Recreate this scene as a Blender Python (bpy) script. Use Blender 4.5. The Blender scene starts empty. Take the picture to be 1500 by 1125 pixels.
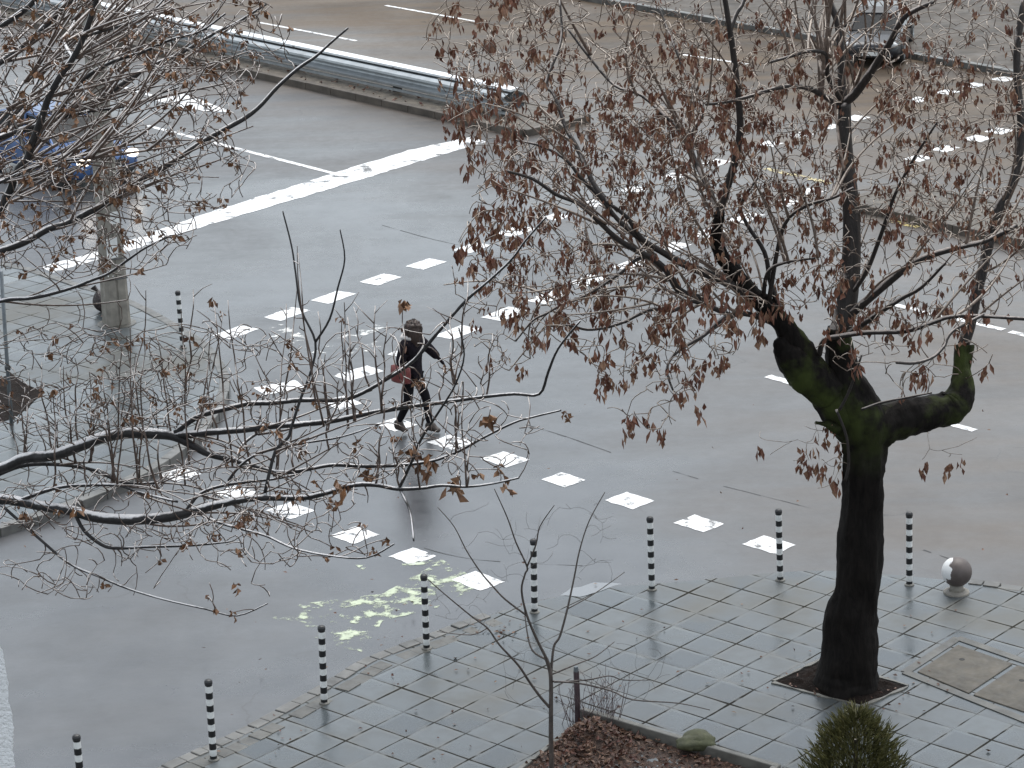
import bpy, bmesh, math, random
import numpy as np
from mathutils import Vector, Matrix
random.seed(7); rng = np.random.default_rng(7)
R_ = math.radians
sc = bpy.context.scene
C = sc.collection

# ------------------------------------------------------------------ camera
FPX, PITCH, ROLL, CAMZ = 4040.26, R_(17.9595), R_(-1.9628), 13.825
PAV = 0.12                                   # pavement level above the road
fwd = Vector((0, math.cos(PITCH), -math.sin(PITCH)))
rt0 = Vector((1, 0, 0)); up0 = rt0.cross(fwd)
rt = math.cos(ROLL) * rt0 + math.sin(ROLL) * up0
upv = -math.sin(ROLL) * rt0 + math.cos(ROLL) * up0
CAM = Vector((0, 0, CAMZ))
cd = bpy.data.cameras.new('camera'); cam = bpy.data.objects.new('camera', cd); C.objects.link(cam)
m = Matrix((rt, upv, -fwd)).transposed().to_4x4(); m.translation = CAM
cam.matrix_world = m
cd.sensor_width = 36; cd.lens = 36 * FPX / 1500; cd.clip_start = 0.1; cd.clip_end = 3000
sc.camera = cam

def ray(u, v):
    return rt * ((u - 750) / FPX) + upv * ((562.5 - v) / FPX) + fwd
def G(u, v, z=0.0):                          # survey point on the horizontal plane z
    d = ray(u, v); return CAM + d * ((z - CAMZ) / d.z)
def V(u, v, y):                              # survey point on the vertical plane y
    d = ray(u, v); return CAM + d * (y / d.y)

# ------------------------------------------------------------------ helpers
def tag(o, label=None, cat=None, group=None, kind=None):
    if label: o['label'] = label
    if cat: o['category'] = cat
    if group: o['group'] = group
    if kind: o['kind'] = kind
    return o
def empty(name, loc=(0, 0, 0), rz=0.0):
    o = bpy.data.objects.new(name, None); o.empty_display_size = .2
    o.location = loc; o.rotation_euler = (0, 0, rz); C.objects.link(o); return o
class MB:
    def __init__(s): s.v = []; s.f = []
    def add(s, vs, fs):
        n = len(s.v); s.v += [tuple(p) for p in vs]; s.f += [tuple(i + n for i in f) for f in fs]; return s
    def box(s, c, d, rz=0.0):
        x, y, z = d[0] / 2, d[1] / 2, d[2] / 2; cs, sn = math.cos(rz), math.sin(rz)
        vs = [(c[0] + a * x * cs - b * y * sn, c[1] + a * x * sn + b * y * cs, c[2] + e * z)
              for e in (-1, 1) for a, b in ((-1, -1), (1, -1), (1, 1), (-1, 1))]
        return s.add(vs, [(3, 2, 1, 0), (4, 5, 6, 7), (0, 1, 5, 4), (1, 2, 6, 5), (2, 3, 7, 6), (3, 0, 4, 7)])
    def lathe(s, prof, n=20, o=(0, 0, 0)):
        vs = []; fs = []
        for r, z in prof:
            for k in range(n):
                a = 2 * math.pi * k / n; vs.append((o[0] + r * math.cos(a), o[1] + r * math.sin(a), o[2] + z))
        for i in range(len(prof) - 1):
            for k in range(n):
                k2 = (k + 1) % n; fs.append((i * n + k, i * n + k2, (i + 1) * n + k2, (i + 1) * n + k))
        fs.append(tuple(range(n - 1, -1, -1))); fs.append(tuple((len(prof) - 1) * n + k for k in range(n)))
        return s.add(vs, fs)
    def tube(s, P, rad, n=6, rough=0.0):
        P = [Vector(p) for p in P]; N = len(P)
        if N < 2: return s
        vs = []; fs = []; prev = None
        for i in range(N):
            t = (P[min(i + 1, N - 1)] - P[max(i - 1, 0)])
            if t.length < 1e-9: t = Vector((0, 0, 1))
            t.normalize()
            if prev is None:
                a = t.orthogonal().normalized()
            else:
                a = prev - t * prev.dot(t)
                a = a.normalized() if a.length > 1e-6 else t.orthogonal().normalized()
            prev = a; b = t.cross(a)
            for k in range(n):
                an = 2 * math.pi * k / n
                r = rad[i] * (1 + (random.uniform(-rough, rough) if rough else 0))
                vs.append(P[i] + (a * math.cos(an) + b * math.sin(an)) * r)
        for i in range(N - 1):
            for k in range(n):
                k2 = (k + 1) % n; fs.append((i * n + k, i * n + k2, (i + 1) * n + k2, (i + 1) * n + k))
        fs.append(tuple(range(n - 1, -1, -1))); fs.append(tuple((N - 1) * n + k for k in range(n)))
        return s.add(vs, fs)
    def prism(s, poly, z0, z1):
        n = len(poly)
        vs = [(p[0], p[1], z0) for p in poly] + [(p[0], p[1], z1) for p in poly]
        fs = [tuple(range(n - 1, -1, -1)), tuple(range(n, 2 * n))]
        fs += [(i, (i + 1) % n, n + (i + 1) % n, n + i) for i in range(n)]
        return s.add(vs, fs)
    def sheet(s, poly, z):
        return s.add([(p[0], p[1], z) for p in poly], [tuple(range(len(poly)))])
    def build(s, name, mat, parent=None, smooth=False, world=False):
        me = bpy.data.meshes.new(name); me.from_pydata(s.v, [], s.f); me.update()
        bm = bmesh.new(); bm.from_mesh(me); bmesh.ops.recalc_face_normals(bm, faces=bm.faces); bm.to_mesh(me); bm.free()
        if mat: me.materials.append(mat)
        if smooth: me.polygons.foreach_set('use_smooth', [True] * len(me.polygons))
        o = bpy.data.objects.new(name, me); C.objects.link(o)
        if parent: o.parent = parent
        if world and parent: o.matrix_parent_inverse = parent.matrix_basis.inverted()
        return o
def ccw(poly):
    a = sum(poly[i][0] * poly[(i + 1) % len(poly)][1] - poly[(i + 1) % len(poly)][0] * poly[i][1] for i in range(len(poly)))
    return list(poly) if a > 0 else list(poly)[::-1]
def bevel(o, w, seg=2):
    b = o.modifiers.new('bevel', 'BEVEL'); b.width = w; b.segments = seg; b.limit_method = 'ANGLE'; return o
def copy_tree(o, parent=None):
    c = o.copy(); C.objects.link(c)
    if parent: c.parent = parent
    for ch in list(o.children): copy_tree(ch, c)
    return c
def smooth_path(P, k=4):
    P = [Vector(p) for p in P]; out = []
    for i in range(len(P) - 1):
        a, b, c, d = P[max(i - 1, 0)], P[i], P[i + 1], P[min(i + 2, len(P) - 1)]
        for j in range(k):
            t = j / k
            out.append(.5 * ((2 * b) + (c - a) * t + (2 * a - 5 * b + 4 * c - d) * t * t + (3 * b - a - 3 * c + d) * t ** 3))
    out.append(P[-1]); return out

# ------------------------------------------------------------------ materials
def mat(name):
    mt = bpy.data.materials.new(name); mt.use_nodes = True
    nt = mt.node_tree; b = nt.nodes['Principled BSDF']; return mt, nt, b
def N(nt, t, **kw):
    n = nt.nodes.new(t)
    for k, v in kw.items():
        if k in n.inputs: n.inputs[k].default_value = v
        else: setattr(n, k, v)
    return n
def L(nt, a, b): nt.links.new(a, b)
def mth(nt, op, a, b=None, c=None, clamp=False):
    n = nt.nodes.new('ShaderNodeMath'); n.operation = op; n.use_clamp = clamp
    for i, x in enumerate((a, b, c)):
        if x is None: continue
        if isinstance(x, (int, float)): n.inputs[i].default_value = x
        else: L(nt, x, n.inputs[i])
    return n.outputs[0]
def ramp(nt, fac, stops):
    n = nt.nodes.new('ShaderNodeValToRGB'); e = n.color_ramp.elements
    while len(e) < len(stops): e.new(.5)
    for i, (p, c) in enumerate(stops):
        e[i].position = p; e[i].color = (c, c, c, 1) if isinstance(c, (int, float)) else (*c, 1)
    L(nt, fac, n.inputs[0]); return n.outputs[0]
def noise(nt, vec, scale, detail=4, rough=.55, dist=0.0):
    n = N(nt, 'ShaderNodeTexNoise', Scale=scale, Detail=detail, Roughness=rough, Distortion=dist)
    if vec is not None: L(nt, vec, n.inputs['Vector'])
    return n.outputs['Fac']
def mix(nt, fac, a, b, blend='MIX'):
    n = nt.nodes.new('ShaderNodeMix'); n.data_type = 'RGBA'; n.blend_type = blend
    for i, x in ((0, fac), (6, a), (7, b)):
        if isinstance(x, (int, float)): n.inputs[i].default_value = x
        elif isinstance(x, tuple): n.inputs[i].default_value = (*x, 1)
        else: L(nt, x, n.inputs[i])
    return n.outputs[2]
def bump(nt, b, h, s=.3, d=.01, chain=None):
    n = N(nt, 'ShaderNodeBump', Strength=s, Distance=d); L(nt, h, n.inputs['Height'])
    if chain is not None: L(nt, chain, n.inputs['Normal'])
    L(nt, n.outputs[0], b.inputs['Normal']); return n.outputs[0]
def wpos(nt): return N(nt, 'ShaderNodeNewGeometry').outputs['Position']
def opos(nt): return N(nt, 'ShaderNodeTexCoord').outputs['Object']
def simple(name, col, rough=.5, metal=0.0, var=.25, scale=8.0, bmp=.15, bd=.004, coat=0.0, spec=.5):
    mt, nt, b = mat(name); p = opos(nt)
    n1 = noise(nt, p, scale, 5)
    c = mix(nt, ramp(nt, n1, [(.3, 0.0), (.7, 1.0)]), tuple(x * (1 - var) for x in col), tuple(min(1, x * (1 + var)) for x in col))
    L(nt, c, b.inputs['Base Color'])
    L(nt, ramp(nt, noise(nt, p, scale * 2.3, 4), [(.3, max(.02, rough - .12)), (.7, min(1, rough + .12))]), b.inputs['Roughness'])
    b.inputs['Metallic'].default_value = metal; b.inputs['Coat Weight'].default_value = coat
    b.inputs['Specular IOR Level'].default_value = spec
    if bmp: bump(nt, b, noise(nt, p, scale * 6, 4), bmp, bd)
    return mt

# wet asphalt
def asphalt():
    mt, nt, b = mat('wet_asphalt'); p = wpos(nt)
    mp = N(nt, 'ShaderNodeMapping'); mp.inputs['Rotation'].default_value = (0, 0, R_(48.5)); mp.inputs['Scale'].default_value = (.12, 1, 1)
    L(nt, p, mp.inputs['Vector'])
    streak = noise(nt, mp.outputs[0], .9, 5, .6)            # drags along the carriageway
    big = noise(nt, p, .16, 5, .6, .6)
    mid = noise(nt, p, 1.3, 5, .6)
    fine = noise(nt, p, 90, 3, .6)
    # distance from the median: far carriageway muddier, with reflected buildings painted in as brown
    sx = N(nt, 'ShaderNodeSeparateXYZ'); L(nt, p, sx.inputs[0])
    rd = mth(nt, 'ADD', mth(nt, 'MULTIPLY', sx.outputs[0], math.sin(R_(48.5))), mth(nt, 'MULTIPLY', sx.outputs[1], math.cos(R_(48.5))))
    rdn = mth(nt, 'ADD', rd, mth(nt, 'MULTIPLY', mth(nt, 'SUBTRACT', streak, .5), 5.0))
    mud_refl = ramp(nt, mth(nt, 'DIVIDE', mth(nt, 'SUBTRACT', rdn, 34.0), 14.0, clamp=True), [(0.0, 0.0), (1.0, 1.0)])
    drx = mth(nt, 'DIVIDE', mth(nt, 'SUBTRACT', mth(nt, 'ADD', sx.outputs[0], mth(nt, 'MULTIPLY', mth(nt, 'SUBTRACT', big, .5), 6.0)), 1.0), 7.0, clamp=True)
    mud_refl = mth(nt, 'MAXIMUM', mud_refl, mth(nt, 'MULTIPLY', drx, .55))
    c1 = mix(nt, ramp(nt, mid, [(.3, 0.0), (.72, 1.0)]), (.024, .026, .03), (.056, .058, .063))
    c2 = mix(nt, ramp(nt, streak, [(.4, 0.0), (.6, 1.0)]), (.06, .043, .029), (.118, .085, .056))
    c = mix(nt, mud_refl, c1, c2)
    c = mix(nt, ramp(nt, fine, [(.45, 0.0), (.75, .45)]), c, (.1, .1, .1))
    # cracks
    vd = N(nt, 'ShaderNodeTexVoronoi', feature='DISTANCE_TO_EDGE', Scale=.28)
    wv = N(nt, 'ShaderNodeVectorMath', operation='ADD'); nz = N(nt, 'ShaderNodeTexNoise', Scale=.7, Detail=5.0)
    L(nt, p, nz.inputs['Vector']); L(nt, p, wv.inputs[0])
    sc_ = N(nt, 'ShaderNodeVectorMath', operation='SCALE', Scale=1.6); L(nt, nz.outputs['Color'], sc_.inputs[0]); L(nt, sc_.outputs[0], wv.inputs[1])
    L(nt, wv.outputs[0], vd.inputs['Vector'])
    crack = mth(nt, 'MULTIPLY', ramp(nt, vd.outputs['Distance'], [(0.0, 1.0), (.006, 0.0)]), ramp(nt, noise(nt, p, .45, 3), [(.52, 0.0), (.6, 1.0)]))
    c = mix(nt, mth(nt, 'MULTIPLY', crack, .75), c, (.018, .016, .015))
    L(nt, c, b.inputs['Base Color'])
    wet = ramp(nt, mth(nt, 'ADD', mth(nt, 'MULTIPLY', big, .7), mth(nt, 'MULTIPLY', streak, .3)), [(.38, .2), (.5, .3), (.62, .46)])
    rr = mth(nt, 'ADD', wet, mth(nt, 'ADD', mth(nt, 'MULTIPLY', mud_refl, .2), mth(nt, 'MULTIPLY', mth(nt, 'SUBTRACT', noise(nt, p, 5.0, 6, .7), .5), .22)), clamp=True)
    L(nt, rr, b.inputs['Roughness'])
    b.inputs['Specular IOR Level'].default_value = .62
    L(nt, ramp(nt, mud_refl, [(0.0, 1.0), (.55, .6), (1.0, .1)]), b.inputs['Specular IOR Level'])
    h = mth(nt, 'ADD', mth(nt, 'MULTIPLY', fine, .5), mth(nt, 'MULTIPLY', noise(nt, p, 14, 4), .8))
    bump(nt, b, h, .22, .006)
    return mt

# concrete pavers laid on a diagonal grid
def pavers():
    mt, nt, b = mat('wet_paving'); p = wpos(nt)
    wob = N(nt, 'ShaderNodeTexNoise', Scale=1.1, Detail=3.0); L(nt, p, wob.inputs['Vector'])
    ws = N(nt, 'ShaderNodeVectorMath', operation='SCALE', Scale=.035); L(nt, wob.outputs['Color'], ws.inputs[0])
    pa = N(nt, 'ShaderNodeVectorMath', operation='ADD'); L(nt, p, pa.inputs[0]); L(nt, ws.outputs[0], pa.inputs[1])
    mp = N(nt, 'ShaderNodeMapping', vector_type='TEXTURE'); S = .4934
    o = G(1069.3, 909.6, PAV)
    mp.inputs['Location'].default_value = (o.x - .0175, o.y - .0175, 0); mp.inputs['Rotation'].default_value = (0, 0, R_(-41.148)); mp.inputs['Scale'].default_value = (S, S, 1)
    L(nt, pa.outputs[0], mp.inputs['Vector'])
    sp = N(nt, 'ShaderNodeSeparateXYZ'); L(nt, mp.outputs[0], sp.inputs[0])
    x, y = sp.outputs[0], sp.outputs[1]
    fx = mth(nt, 'ABSOLUTE', mth(nt, 'SUBTRACT', mth(nt, 'FRACT', mth(nt, 'ADD', x, 100.0)), .5))
    fy = mth(nt, 'ABSOLUTE', mth(nt, 'SUBTRACT', mth(nt, 'FRACT', mth(nt, 'ADD', y, 100.0)), .5))
    ed = mth(nt, 'SUBTRACT', .5, mth(nt, 'MAXIMUM', fx, fy))     # distance to joint, in tiles
    cx = N(nt, 'ShaderNodeCombineXYZ'); L(nt, mth(nt, 'FLOOR', x), cx.inputs[0]); L(nt, mth(nt, 'FLOOR', y), cx.inputs[1])
    wn = N(nt, 'ShaderNodeTexWhiteNoise', noise_dimensions='3D'); L(nt, cx.outputs[0], wn.inputs['Vector'])
    r1 = wn.outputs['Value']
    big = noise(nt, p, .35, 5, .6); mid = noise(nt, p, 3.2, 5, .6); fine = noise(nt, p, 60, 4, .6)
    jw = ramp(nt, noise(nt, p, 1.7, 4), [(.3, .012), (.5, .03), (.72, .052)])
    joint = mth(nt, 'SUBTRACT', 1.0, mth(nt, 'DIVIDE', ed, jw), clamp=True)
    joint = mth(nt, 'MULTIPLY', ramp(nt, joint, [(0.0, 0.0), (.45, 1.0)]), ramp(nt, noise(nt, p, 2.3, 3), [(.36, .12), (.5, 1.0)]))
    c = mix(nt, r1, (.034, .043, .048), (.074, .086, .092))
    c = mix(nt, ramp(nt, mid, [(.42, 0.0), (.62, .6)]), c, (.04, .045, .045))
    c = mix(nt, ramp(nt, big, [(.52, 0.0), (.66, .75)]), c, (.06, .054, .038))         # silt and moss film
    rim = ramp(nt, ed, [(.03, .45), (.14, 0.0)])
    c = mix(nt, mth(nt, 'MULTIPLY', rim, ramp(nt, mid, [(.4, 0.0), (.6, .8)])), c, (.13, .125, .11))   # chipped paler edges
    c = mix(nt, mth(nt, 'MULTIPLY', joint, .85), c, (.024, .022, .018))
    L(nt, c, b.inputs['Base Color'])
    ro = mth(nt, 'ADD', ramp(nt, big, [(.38, .18), (.62, .5)]), mth(nt, 'MULTIPLY', mth(nt, 'SUBTRACT', r1, .5), .22))
    ro = mth(nt, 'ADD', ro, mth(nt, 'MULTIPLY', joint, .5), clamp=True)
    L(nt, ro, b.inputs['Roughness'])
    L(nt, mth(nt, 'MULTIPLY', mth(nt, 'SUBTRACT', 1.0, joint), .8), b.inputs['Specular IOR Level'])
    # each slab settles at its own tilt
    tv = N(nt, 'ShaderNodeVectorMath', operation='SUBTRACT'); L(nt, wn.outputs['Color'], tv.inputs[0]); tv.inputs[1].default_value = (.5, .5, .5)
    ts = N(nt, 'ShaderNodeVectorMath', operation='MULTIPLY'); L(nt, tv.outputs[0], ts.inputs[0]); ts.inputs[1].default_value = (.05, .05, 0)
    ge = N(nt, 'ShaderNodeNewGeometry'); ta = N(nt, 'ShaderNodeVectorMath', operation='ADD'); L(nt, ge.outputs['Normal'], ta.inputs[0]); L(nt, ts.outputs[0], ta.inputs[1])
    tn = N(nt, 'ShaderNodeVectorMath', operation='NORMALIZE'); L(nt, ta.outputs[0], tn.inputs[0])
    dish = ramp(nt, ed, [(0.0, .0), (.12, 1.0)])
    h = mth(nt, 'ADD', mth(nt, 'MULTIPLY', dish, .8), mth(nt, 'ADD', mth(nt, 'MULTIPLY', fine, .12), mth(nt, 'MULTIPLY', mid, .3)))
    bump(nt, b, h, .45, .008, tn.outputs[0])
    return mt

def paint(name, col, cover=.62, scale=6.0):       # worn road paint, bare patches show the asphalt below
    mt, nt, b = mat(name); p = wpos(nt)
    n1 = mth(nt, 'ADD', mth(nt, 'MULTIPLY', noise(nt, p, scale, 6, .65), .7), mth(nt, 'MULTIPLY', noise(nt, p, scale * .22, 4), .3))
    a = ramp(nt, n1, [(cover - .03, 1.0), (cover + .03, 0.0)])
    dirt = ramp(nt, noise(nt, p, 4.0, 5), [(.35, 1.0), (.75, .68)])
    c = mix(nt, 1.0, tuple(col), dirt, 'MULTIPLY'); L(nt, c, b.inputs['Base Color'])
    b.inputs['Roughness'].default_value = .38
    L(nt, a, b.inputs['Alpha']); bump(nt, b, noise(nt, p, 60, 3), .2, .004)
    return mt

def bark(name, base, toplit, rough=.42, sc_=9.0, top=.55, moss=0.0):
    mt, nt, b = mat(name); p = wpos(nt)
    mp = N(nt, 'ShaderNodeMapping'); mp.inputs['Scale'].default_value = (1, 1, .25); L(nt, p, mp.inputs['Vector'])
    rid = noise(nt, mp.outputs[0], sc_ * 2.2, 6, .65, .8)
    c = mix(nt, ramp(nt, rid, [(.35, 0.0), (.65, 1.0)]), tuple(x * .55 for x in base), tuple(x * 1.5 for x in base))
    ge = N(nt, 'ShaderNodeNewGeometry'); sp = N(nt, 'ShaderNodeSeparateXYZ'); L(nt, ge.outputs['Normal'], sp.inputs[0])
    # bright sky-lit upper sides painted into the bark colour, broken up by noise
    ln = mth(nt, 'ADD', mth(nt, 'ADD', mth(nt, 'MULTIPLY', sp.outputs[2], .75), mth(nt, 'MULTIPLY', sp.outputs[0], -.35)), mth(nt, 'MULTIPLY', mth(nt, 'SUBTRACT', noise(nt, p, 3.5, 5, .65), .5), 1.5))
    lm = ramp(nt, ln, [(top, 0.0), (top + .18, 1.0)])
    c = mix(nt, lm, c, toplit)
    if moss:
        mm = mth(nt, 'MULTIPLY', ramp(nt, noise(nt, p, 2.2, 5), [(.46, 0.0), (.62, .85)]), moss)
        sz = N(nt, 'ShaderNodeSeparateXYZ'); L(nt, p, sz.inputs[0])
        band = mth(nt, 'MULTIPLY', ramp(nt, mth(nt, 'DIVIDE', sz.outputs[2], 10.0), [(.28, 0.0), (.36, 1.0), (.47, 1.0), (.53, 0.0)]), mm)
        c = mix(nt, band, c, (.045, .058, .014))
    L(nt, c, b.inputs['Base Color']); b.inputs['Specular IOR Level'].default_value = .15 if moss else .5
    L(nt, ramp(nt, rid, [(.3, rough + .2), (.7, rough)]), b.inputs['Roughness'])
    bump(nt, b, rid, .6, .02)
    return mt

def leafmat(name, cols, rough=.55):
    mt, nt, b = mat(name); ge = N(nt, 'ShaderNodeNewGeometry')
    k = len(cols); c = ramp(nt, ge.outputs['Random Per Island'], [(i / (k - 1), cc) for i, cc in enumerate(cols)])
    c = mix(nt, ramp(nt, noise(nt, ge.outputs['Position'], 40, 3), [(.3, 0.0), (.7, .5)]), c, tuple(x * .5 for x in cols[0]))
    L(nt, c, b.inputs['Base Color']); b.inputs['Roughness'].default_value = rough
    return mt

M = {}
M['road'] = asphalt(); M['pavers'] = pavers()
M['white'] = paint('road_paint', (.8, .8, .8), .575, 6)
M['worn'] = paint('worn_road_paint', (.7, .7, .68), .43, 5)
M['stop'] = paint('stop_line_paint', (.8, .8, .8), .575, 3.2)
M['yellow'] = paint('yellow_road_paint', (.55, .45, .2), .52, 4)
M['green'] = paint('worn_green_paint', (.5, .56, .4), .46, 3.4)
M['kerb'] = simple('kerb_stone', (.105, .102, .095), .42, var=.45, scale=3, bmp=.4)
M['border'] = simple('border_stone', (.08, .076, .066), .4, var=.35, scale=4, bmp=.4)
M['mediankerb'] = simple('median_kerb_stone', (.085, .07, .056), .55, var=.4, scale=2.5, bmp=.4)
M['grit'] = simple('median_grit', (.09, .076, .06), .6, var=.5, scale=5, bmp=.5, bd=.02)
M['farwalk'] = simple('muddy_far_paving', (.075, .062, .05), .6, var=.4, scale=1.2, bmp=.3, spec=.25)
M['soil'] = simple('wet_soil', (.012, .008, .0065), .8, var=.5, scale=6, bmp=.9, bd=.03, spec=.1)
M['litter_soil'] = simple('leaf_mould', (.06, .032, .02), .6, var=.6, scale=9, bmp=1, bd=.03)
M['rim'] = simple('planter_concrete', (.13, .125, .11), .5, var=.35, scale=5, bmp=.4)
M['slab'] = simple('cover_concrete', (.085, .075, .06), .55, var=.35, scale=4, bmp=.4, spec=.3)
M['dark'] = simple('dark_hole', (.012, .011, .01), .7)
M['concrete'] = simple('old_concrete', (.23, .21, .18), .6, var=.3, scale=5, bmp=.5, bd=.01)
M['paper'] = simple('paper', (.72, .72, .7), .6, var=.12, scale=12, bmp=.1)
M['galv'] = simple('galvanised_steel', (.36, .385, .4), .42, metal=.4, var=.18, scale=3, bmp=.05)
M['galvtop'] = simple('bright_galvanised_steel', (.8, .82, .83), .4, metal=.2, var=.08, scale=3, bmp=.05)
M['steel_dark'] = simple('dark_steel', (.1, .1, .1), .45, metal=.6, var=.3)
M['grey_post'] = simple('grey_painted_steel', (.13, .145, .155), .4, metal=.3)
M['bag_plastic'] = simple('bin_bag_plastic', (.035, .026, .026), .25, var=.4, scale=14, bmp=.6, bd=.02)
M['stucco'] = simple('white_roughcast', (.9, .9, .9), .8, var=.05, scale=40, bmp=.8, bd=.006)
def carpaint(name, col):
    mt, nt, b = mat(name); L(nt, mix(nt, ramp(nt, noise(nt, opos(nt), 2.5, 3), [(.4, 0.0), (.7, .35)]), tuple(col), tuple(x * .55 + .02 for x in col)), b.inputs['Base Color'])
    b.inputs['Metallic'].default_value = .3; b.inputs['Roughness'].default_value = .35; b.inputs['Coat Weight'].default_value = .35; b.inputs['Coat Roughness'].default_value = .08; return mt
M['blue_paint'] = carpaint('blue_car_paint', (.045, .105, .26)); M['grey_paint'] = carpaint('grey_car_paint', (.014, .015, .02))
M['glass_dark'] = simple('car_glass', (.012, .014, .017), .38, bmp=0, spec=.15)
M['rubber'] = simple('tyre_rubber', (.02, .02, .02), .7, bmp=.1)
M['plastic'] = simple('black_plastic', (.025, .025, .027), .5, bmp=.1)
M['plate'] = simple('number_plate', (.7, .7, .68), .4, bmp=0)
M['skin'] = simple('skin', (.45, .26, .19), .5, var=.08, bmp=0)
M['jacket'] = simple('dark_jacket', (.012, .009, .013), .75, var=.4, scale=16, bmp=.6, bd=.02, spec=.12)
M['trousers'] = simple('black_trousers', (.008, .008, .01), .8, var=.3, scale=20, bmp=.3, spec=.1)
M['boots'] = simple('brown_boots', (.035, .024, .018), .5)
M['hair'] = simple('brown_hair', (.03, .015, .01), .45, var=.5, scale=30, bmp=.6)
M['red_bag'] = simple('red_bag_leather', (.17, .04, .037), .45, var=.3, scale=14)
M['scarf'] = simple('pale_scarf', (.5, .47, .45), .8, var=.2, scale=20, bmp=.5)
M['lips'] = simple('lips', (.3, .1, .09), .5, bmp=0)
M['stake'] = simple('weathered_stake', (.055, .035, .04), .55, var=.4, scale=7)
M['stone'] = simple('lichened_stone', (.075, .078, .04), .7, var=.35, scale=8, bmp=.6, bd=.01)
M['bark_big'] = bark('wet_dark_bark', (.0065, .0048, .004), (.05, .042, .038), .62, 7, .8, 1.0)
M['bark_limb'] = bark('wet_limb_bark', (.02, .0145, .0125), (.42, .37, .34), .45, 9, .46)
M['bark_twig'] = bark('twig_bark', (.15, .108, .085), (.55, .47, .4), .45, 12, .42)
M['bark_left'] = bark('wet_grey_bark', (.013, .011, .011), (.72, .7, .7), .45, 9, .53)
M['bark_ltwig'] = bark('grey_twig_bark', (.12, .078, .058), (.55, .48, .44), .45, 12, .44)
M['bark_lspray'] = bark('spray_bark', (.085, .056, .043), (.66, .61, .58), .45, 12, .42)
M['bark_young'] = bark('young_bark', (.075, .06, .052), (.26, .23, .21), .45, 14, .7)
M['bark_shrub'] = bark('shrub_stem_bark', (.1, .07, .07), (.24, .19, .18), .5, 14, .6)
M['seed'] = leafmat('hanging_seed_clusters', [(.1, .034, .021), (.27, .115, .066), (.15, .054, .032), (.42, .25, .155), (.21, .09, .053)])
M['leaf'] = leafmat('withered_leaves', [(.09, .04, .022), (.26, .13, .06), (.15, .07, .034), (.36, .21, .12)])
M['litter'] = leafmat('fallen_leaf_litter', [(.045, .02, .013), (.15, .075, .042), (.075, .03, .018), (.24, .15, .095), (.13, .042, .026), (.04, .02, .013)])
M['thuja'] = leafmat('conifer_sprays', [(.045, .045, .012), (.1, .095, .024), (.065, .066, .018), (.14, .12, .035)], .6)
def lampmat(col, s):
    mt, nt, b = mat('headlamp'); b.inputs['Base Color'].default_value = (.8, .8, .8, 1)
    b.inputs['Emission Color'].default_value = (*col, 1); b.inputs['Emission Strength'].default_value = s; return mt
M['lamp'] = lampmat((1, .86, .7), 4)
M['lamp_off'] = simple('lamp_glass', (.5, .5, .5), .15, bmp=0)
def water():
    mt, nt, b = mat('puddle_water'); b.inputs['Base Color'].default_value = (.17, .18, .19, 1); b.inputs['Roughness'].default_value = .12
    b.inputs['Specular IOR Level'].default_value = .8; bump(nt, b, noise(nt, wpos(nt), 3, 2), .05, .01); return mt
M['water'] = water()
def bands():
    mt, nt, b = mat('black_and_white_bands'); p = opos(nt); s = N(nt, 'ShaderNodeSeparateXYZ'); L(nt, p, s.inputs[0])
    oi = N(nt, 'ShaderNodeObjectInfo')
    z = mth(nt, 'ADD', s.outputs[2], mth(nt, 'MULTIPLY', mth(nt, 'SUBTRACT', noise(nt, p, 30, 3), .5), .012))
    f = mth(nt, 'FRACT', mth(nt, 'ADD', mth(nt, 'MULTIPLY', z, 6.3), 10.12))
    k = mth(nt, 'LESS_THAN', f, .5)
    wear = ramp(nt, noise(nt, p, 18, 5), [(.45, 1.0), (.8, .75)])
    w = mix(nt, 1.0, (.78, .78, .76), wear, 'MULTIPLY')
    wz = ramp(nt, s.outputs[2], [(.0, .45), (.12, 1.0)])
    w = mix(nt, 1.0, w, wz, 'MULTIPLY')
    L(nt, mix(nt, k, w, (.013, .013, .014)), b.inputs['Base Color']); b.inputs['Roughness'].default_value = .42
    return mt
M['bands'] = bands()
def ballmat():
    mt, nt, b = mat('peeling_white_on_concrete'); p = opos(nt)
    s = N(nt, 'ShaderNodeSeparateXYZ'); L(nt, p, s.inputs[0])
    n1 = noise(nt, p, 5.5, 4)
    patch = mth(nt, 'ADD', mth(nt, 'MULTIPLY', s.outputs[0], -3.6), mth(nt, 'ADD', mth(nt, 'MULTIPLY', s.outputs[2], .9), n1))
    patch2 = mth(nt, 'ADD', mth(nt, 'MULTIPLY', s.outputs[0], 2.6), mth(nt, 'ADD', mth(nt, 'MULTIPLY', s.outputs[2], 3.2), mth(nt, 'MULTIPLY', n1, .8)))
    msk = mth(nt, 'MAXIMUM', ramp(nt, patch, [(.9, 0.0), (.93, 1.0)]), mth(nt, 'MULTIPLY', ramp(nt, patch2, [(1.95 / 1.0 - .95, 0.0), (1.0, 0.0)]), 1.0))
    c = mix(nt, noise(nt, p, 9, 5), (.06, .048, .044), (.13, .105, .098)); c = mix(nt, msk, c, (.72, .72, .72))
    L(nt, c, b.inputs['Base Color']); b.inputs['Roughness'].default_value = .5; bump(nt, b, noise(nt, p, 60, 4), .3, .005); return mt
M['ball'] = ballmat()

# ------------------------------------------------------------------ ground
mb = MB(); S = 1200
mb.add([(-S, -S, 0), (S, -S, 0), (S, S, 0), (-S, S, 0)], [(0, 1, 2, 3)])
road = tag(mb.build('road', M['road']), 'wet grey asphalt roadway of the street junction', 'road', kind='structure')
road.location = (0, 0, 0)

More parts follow.
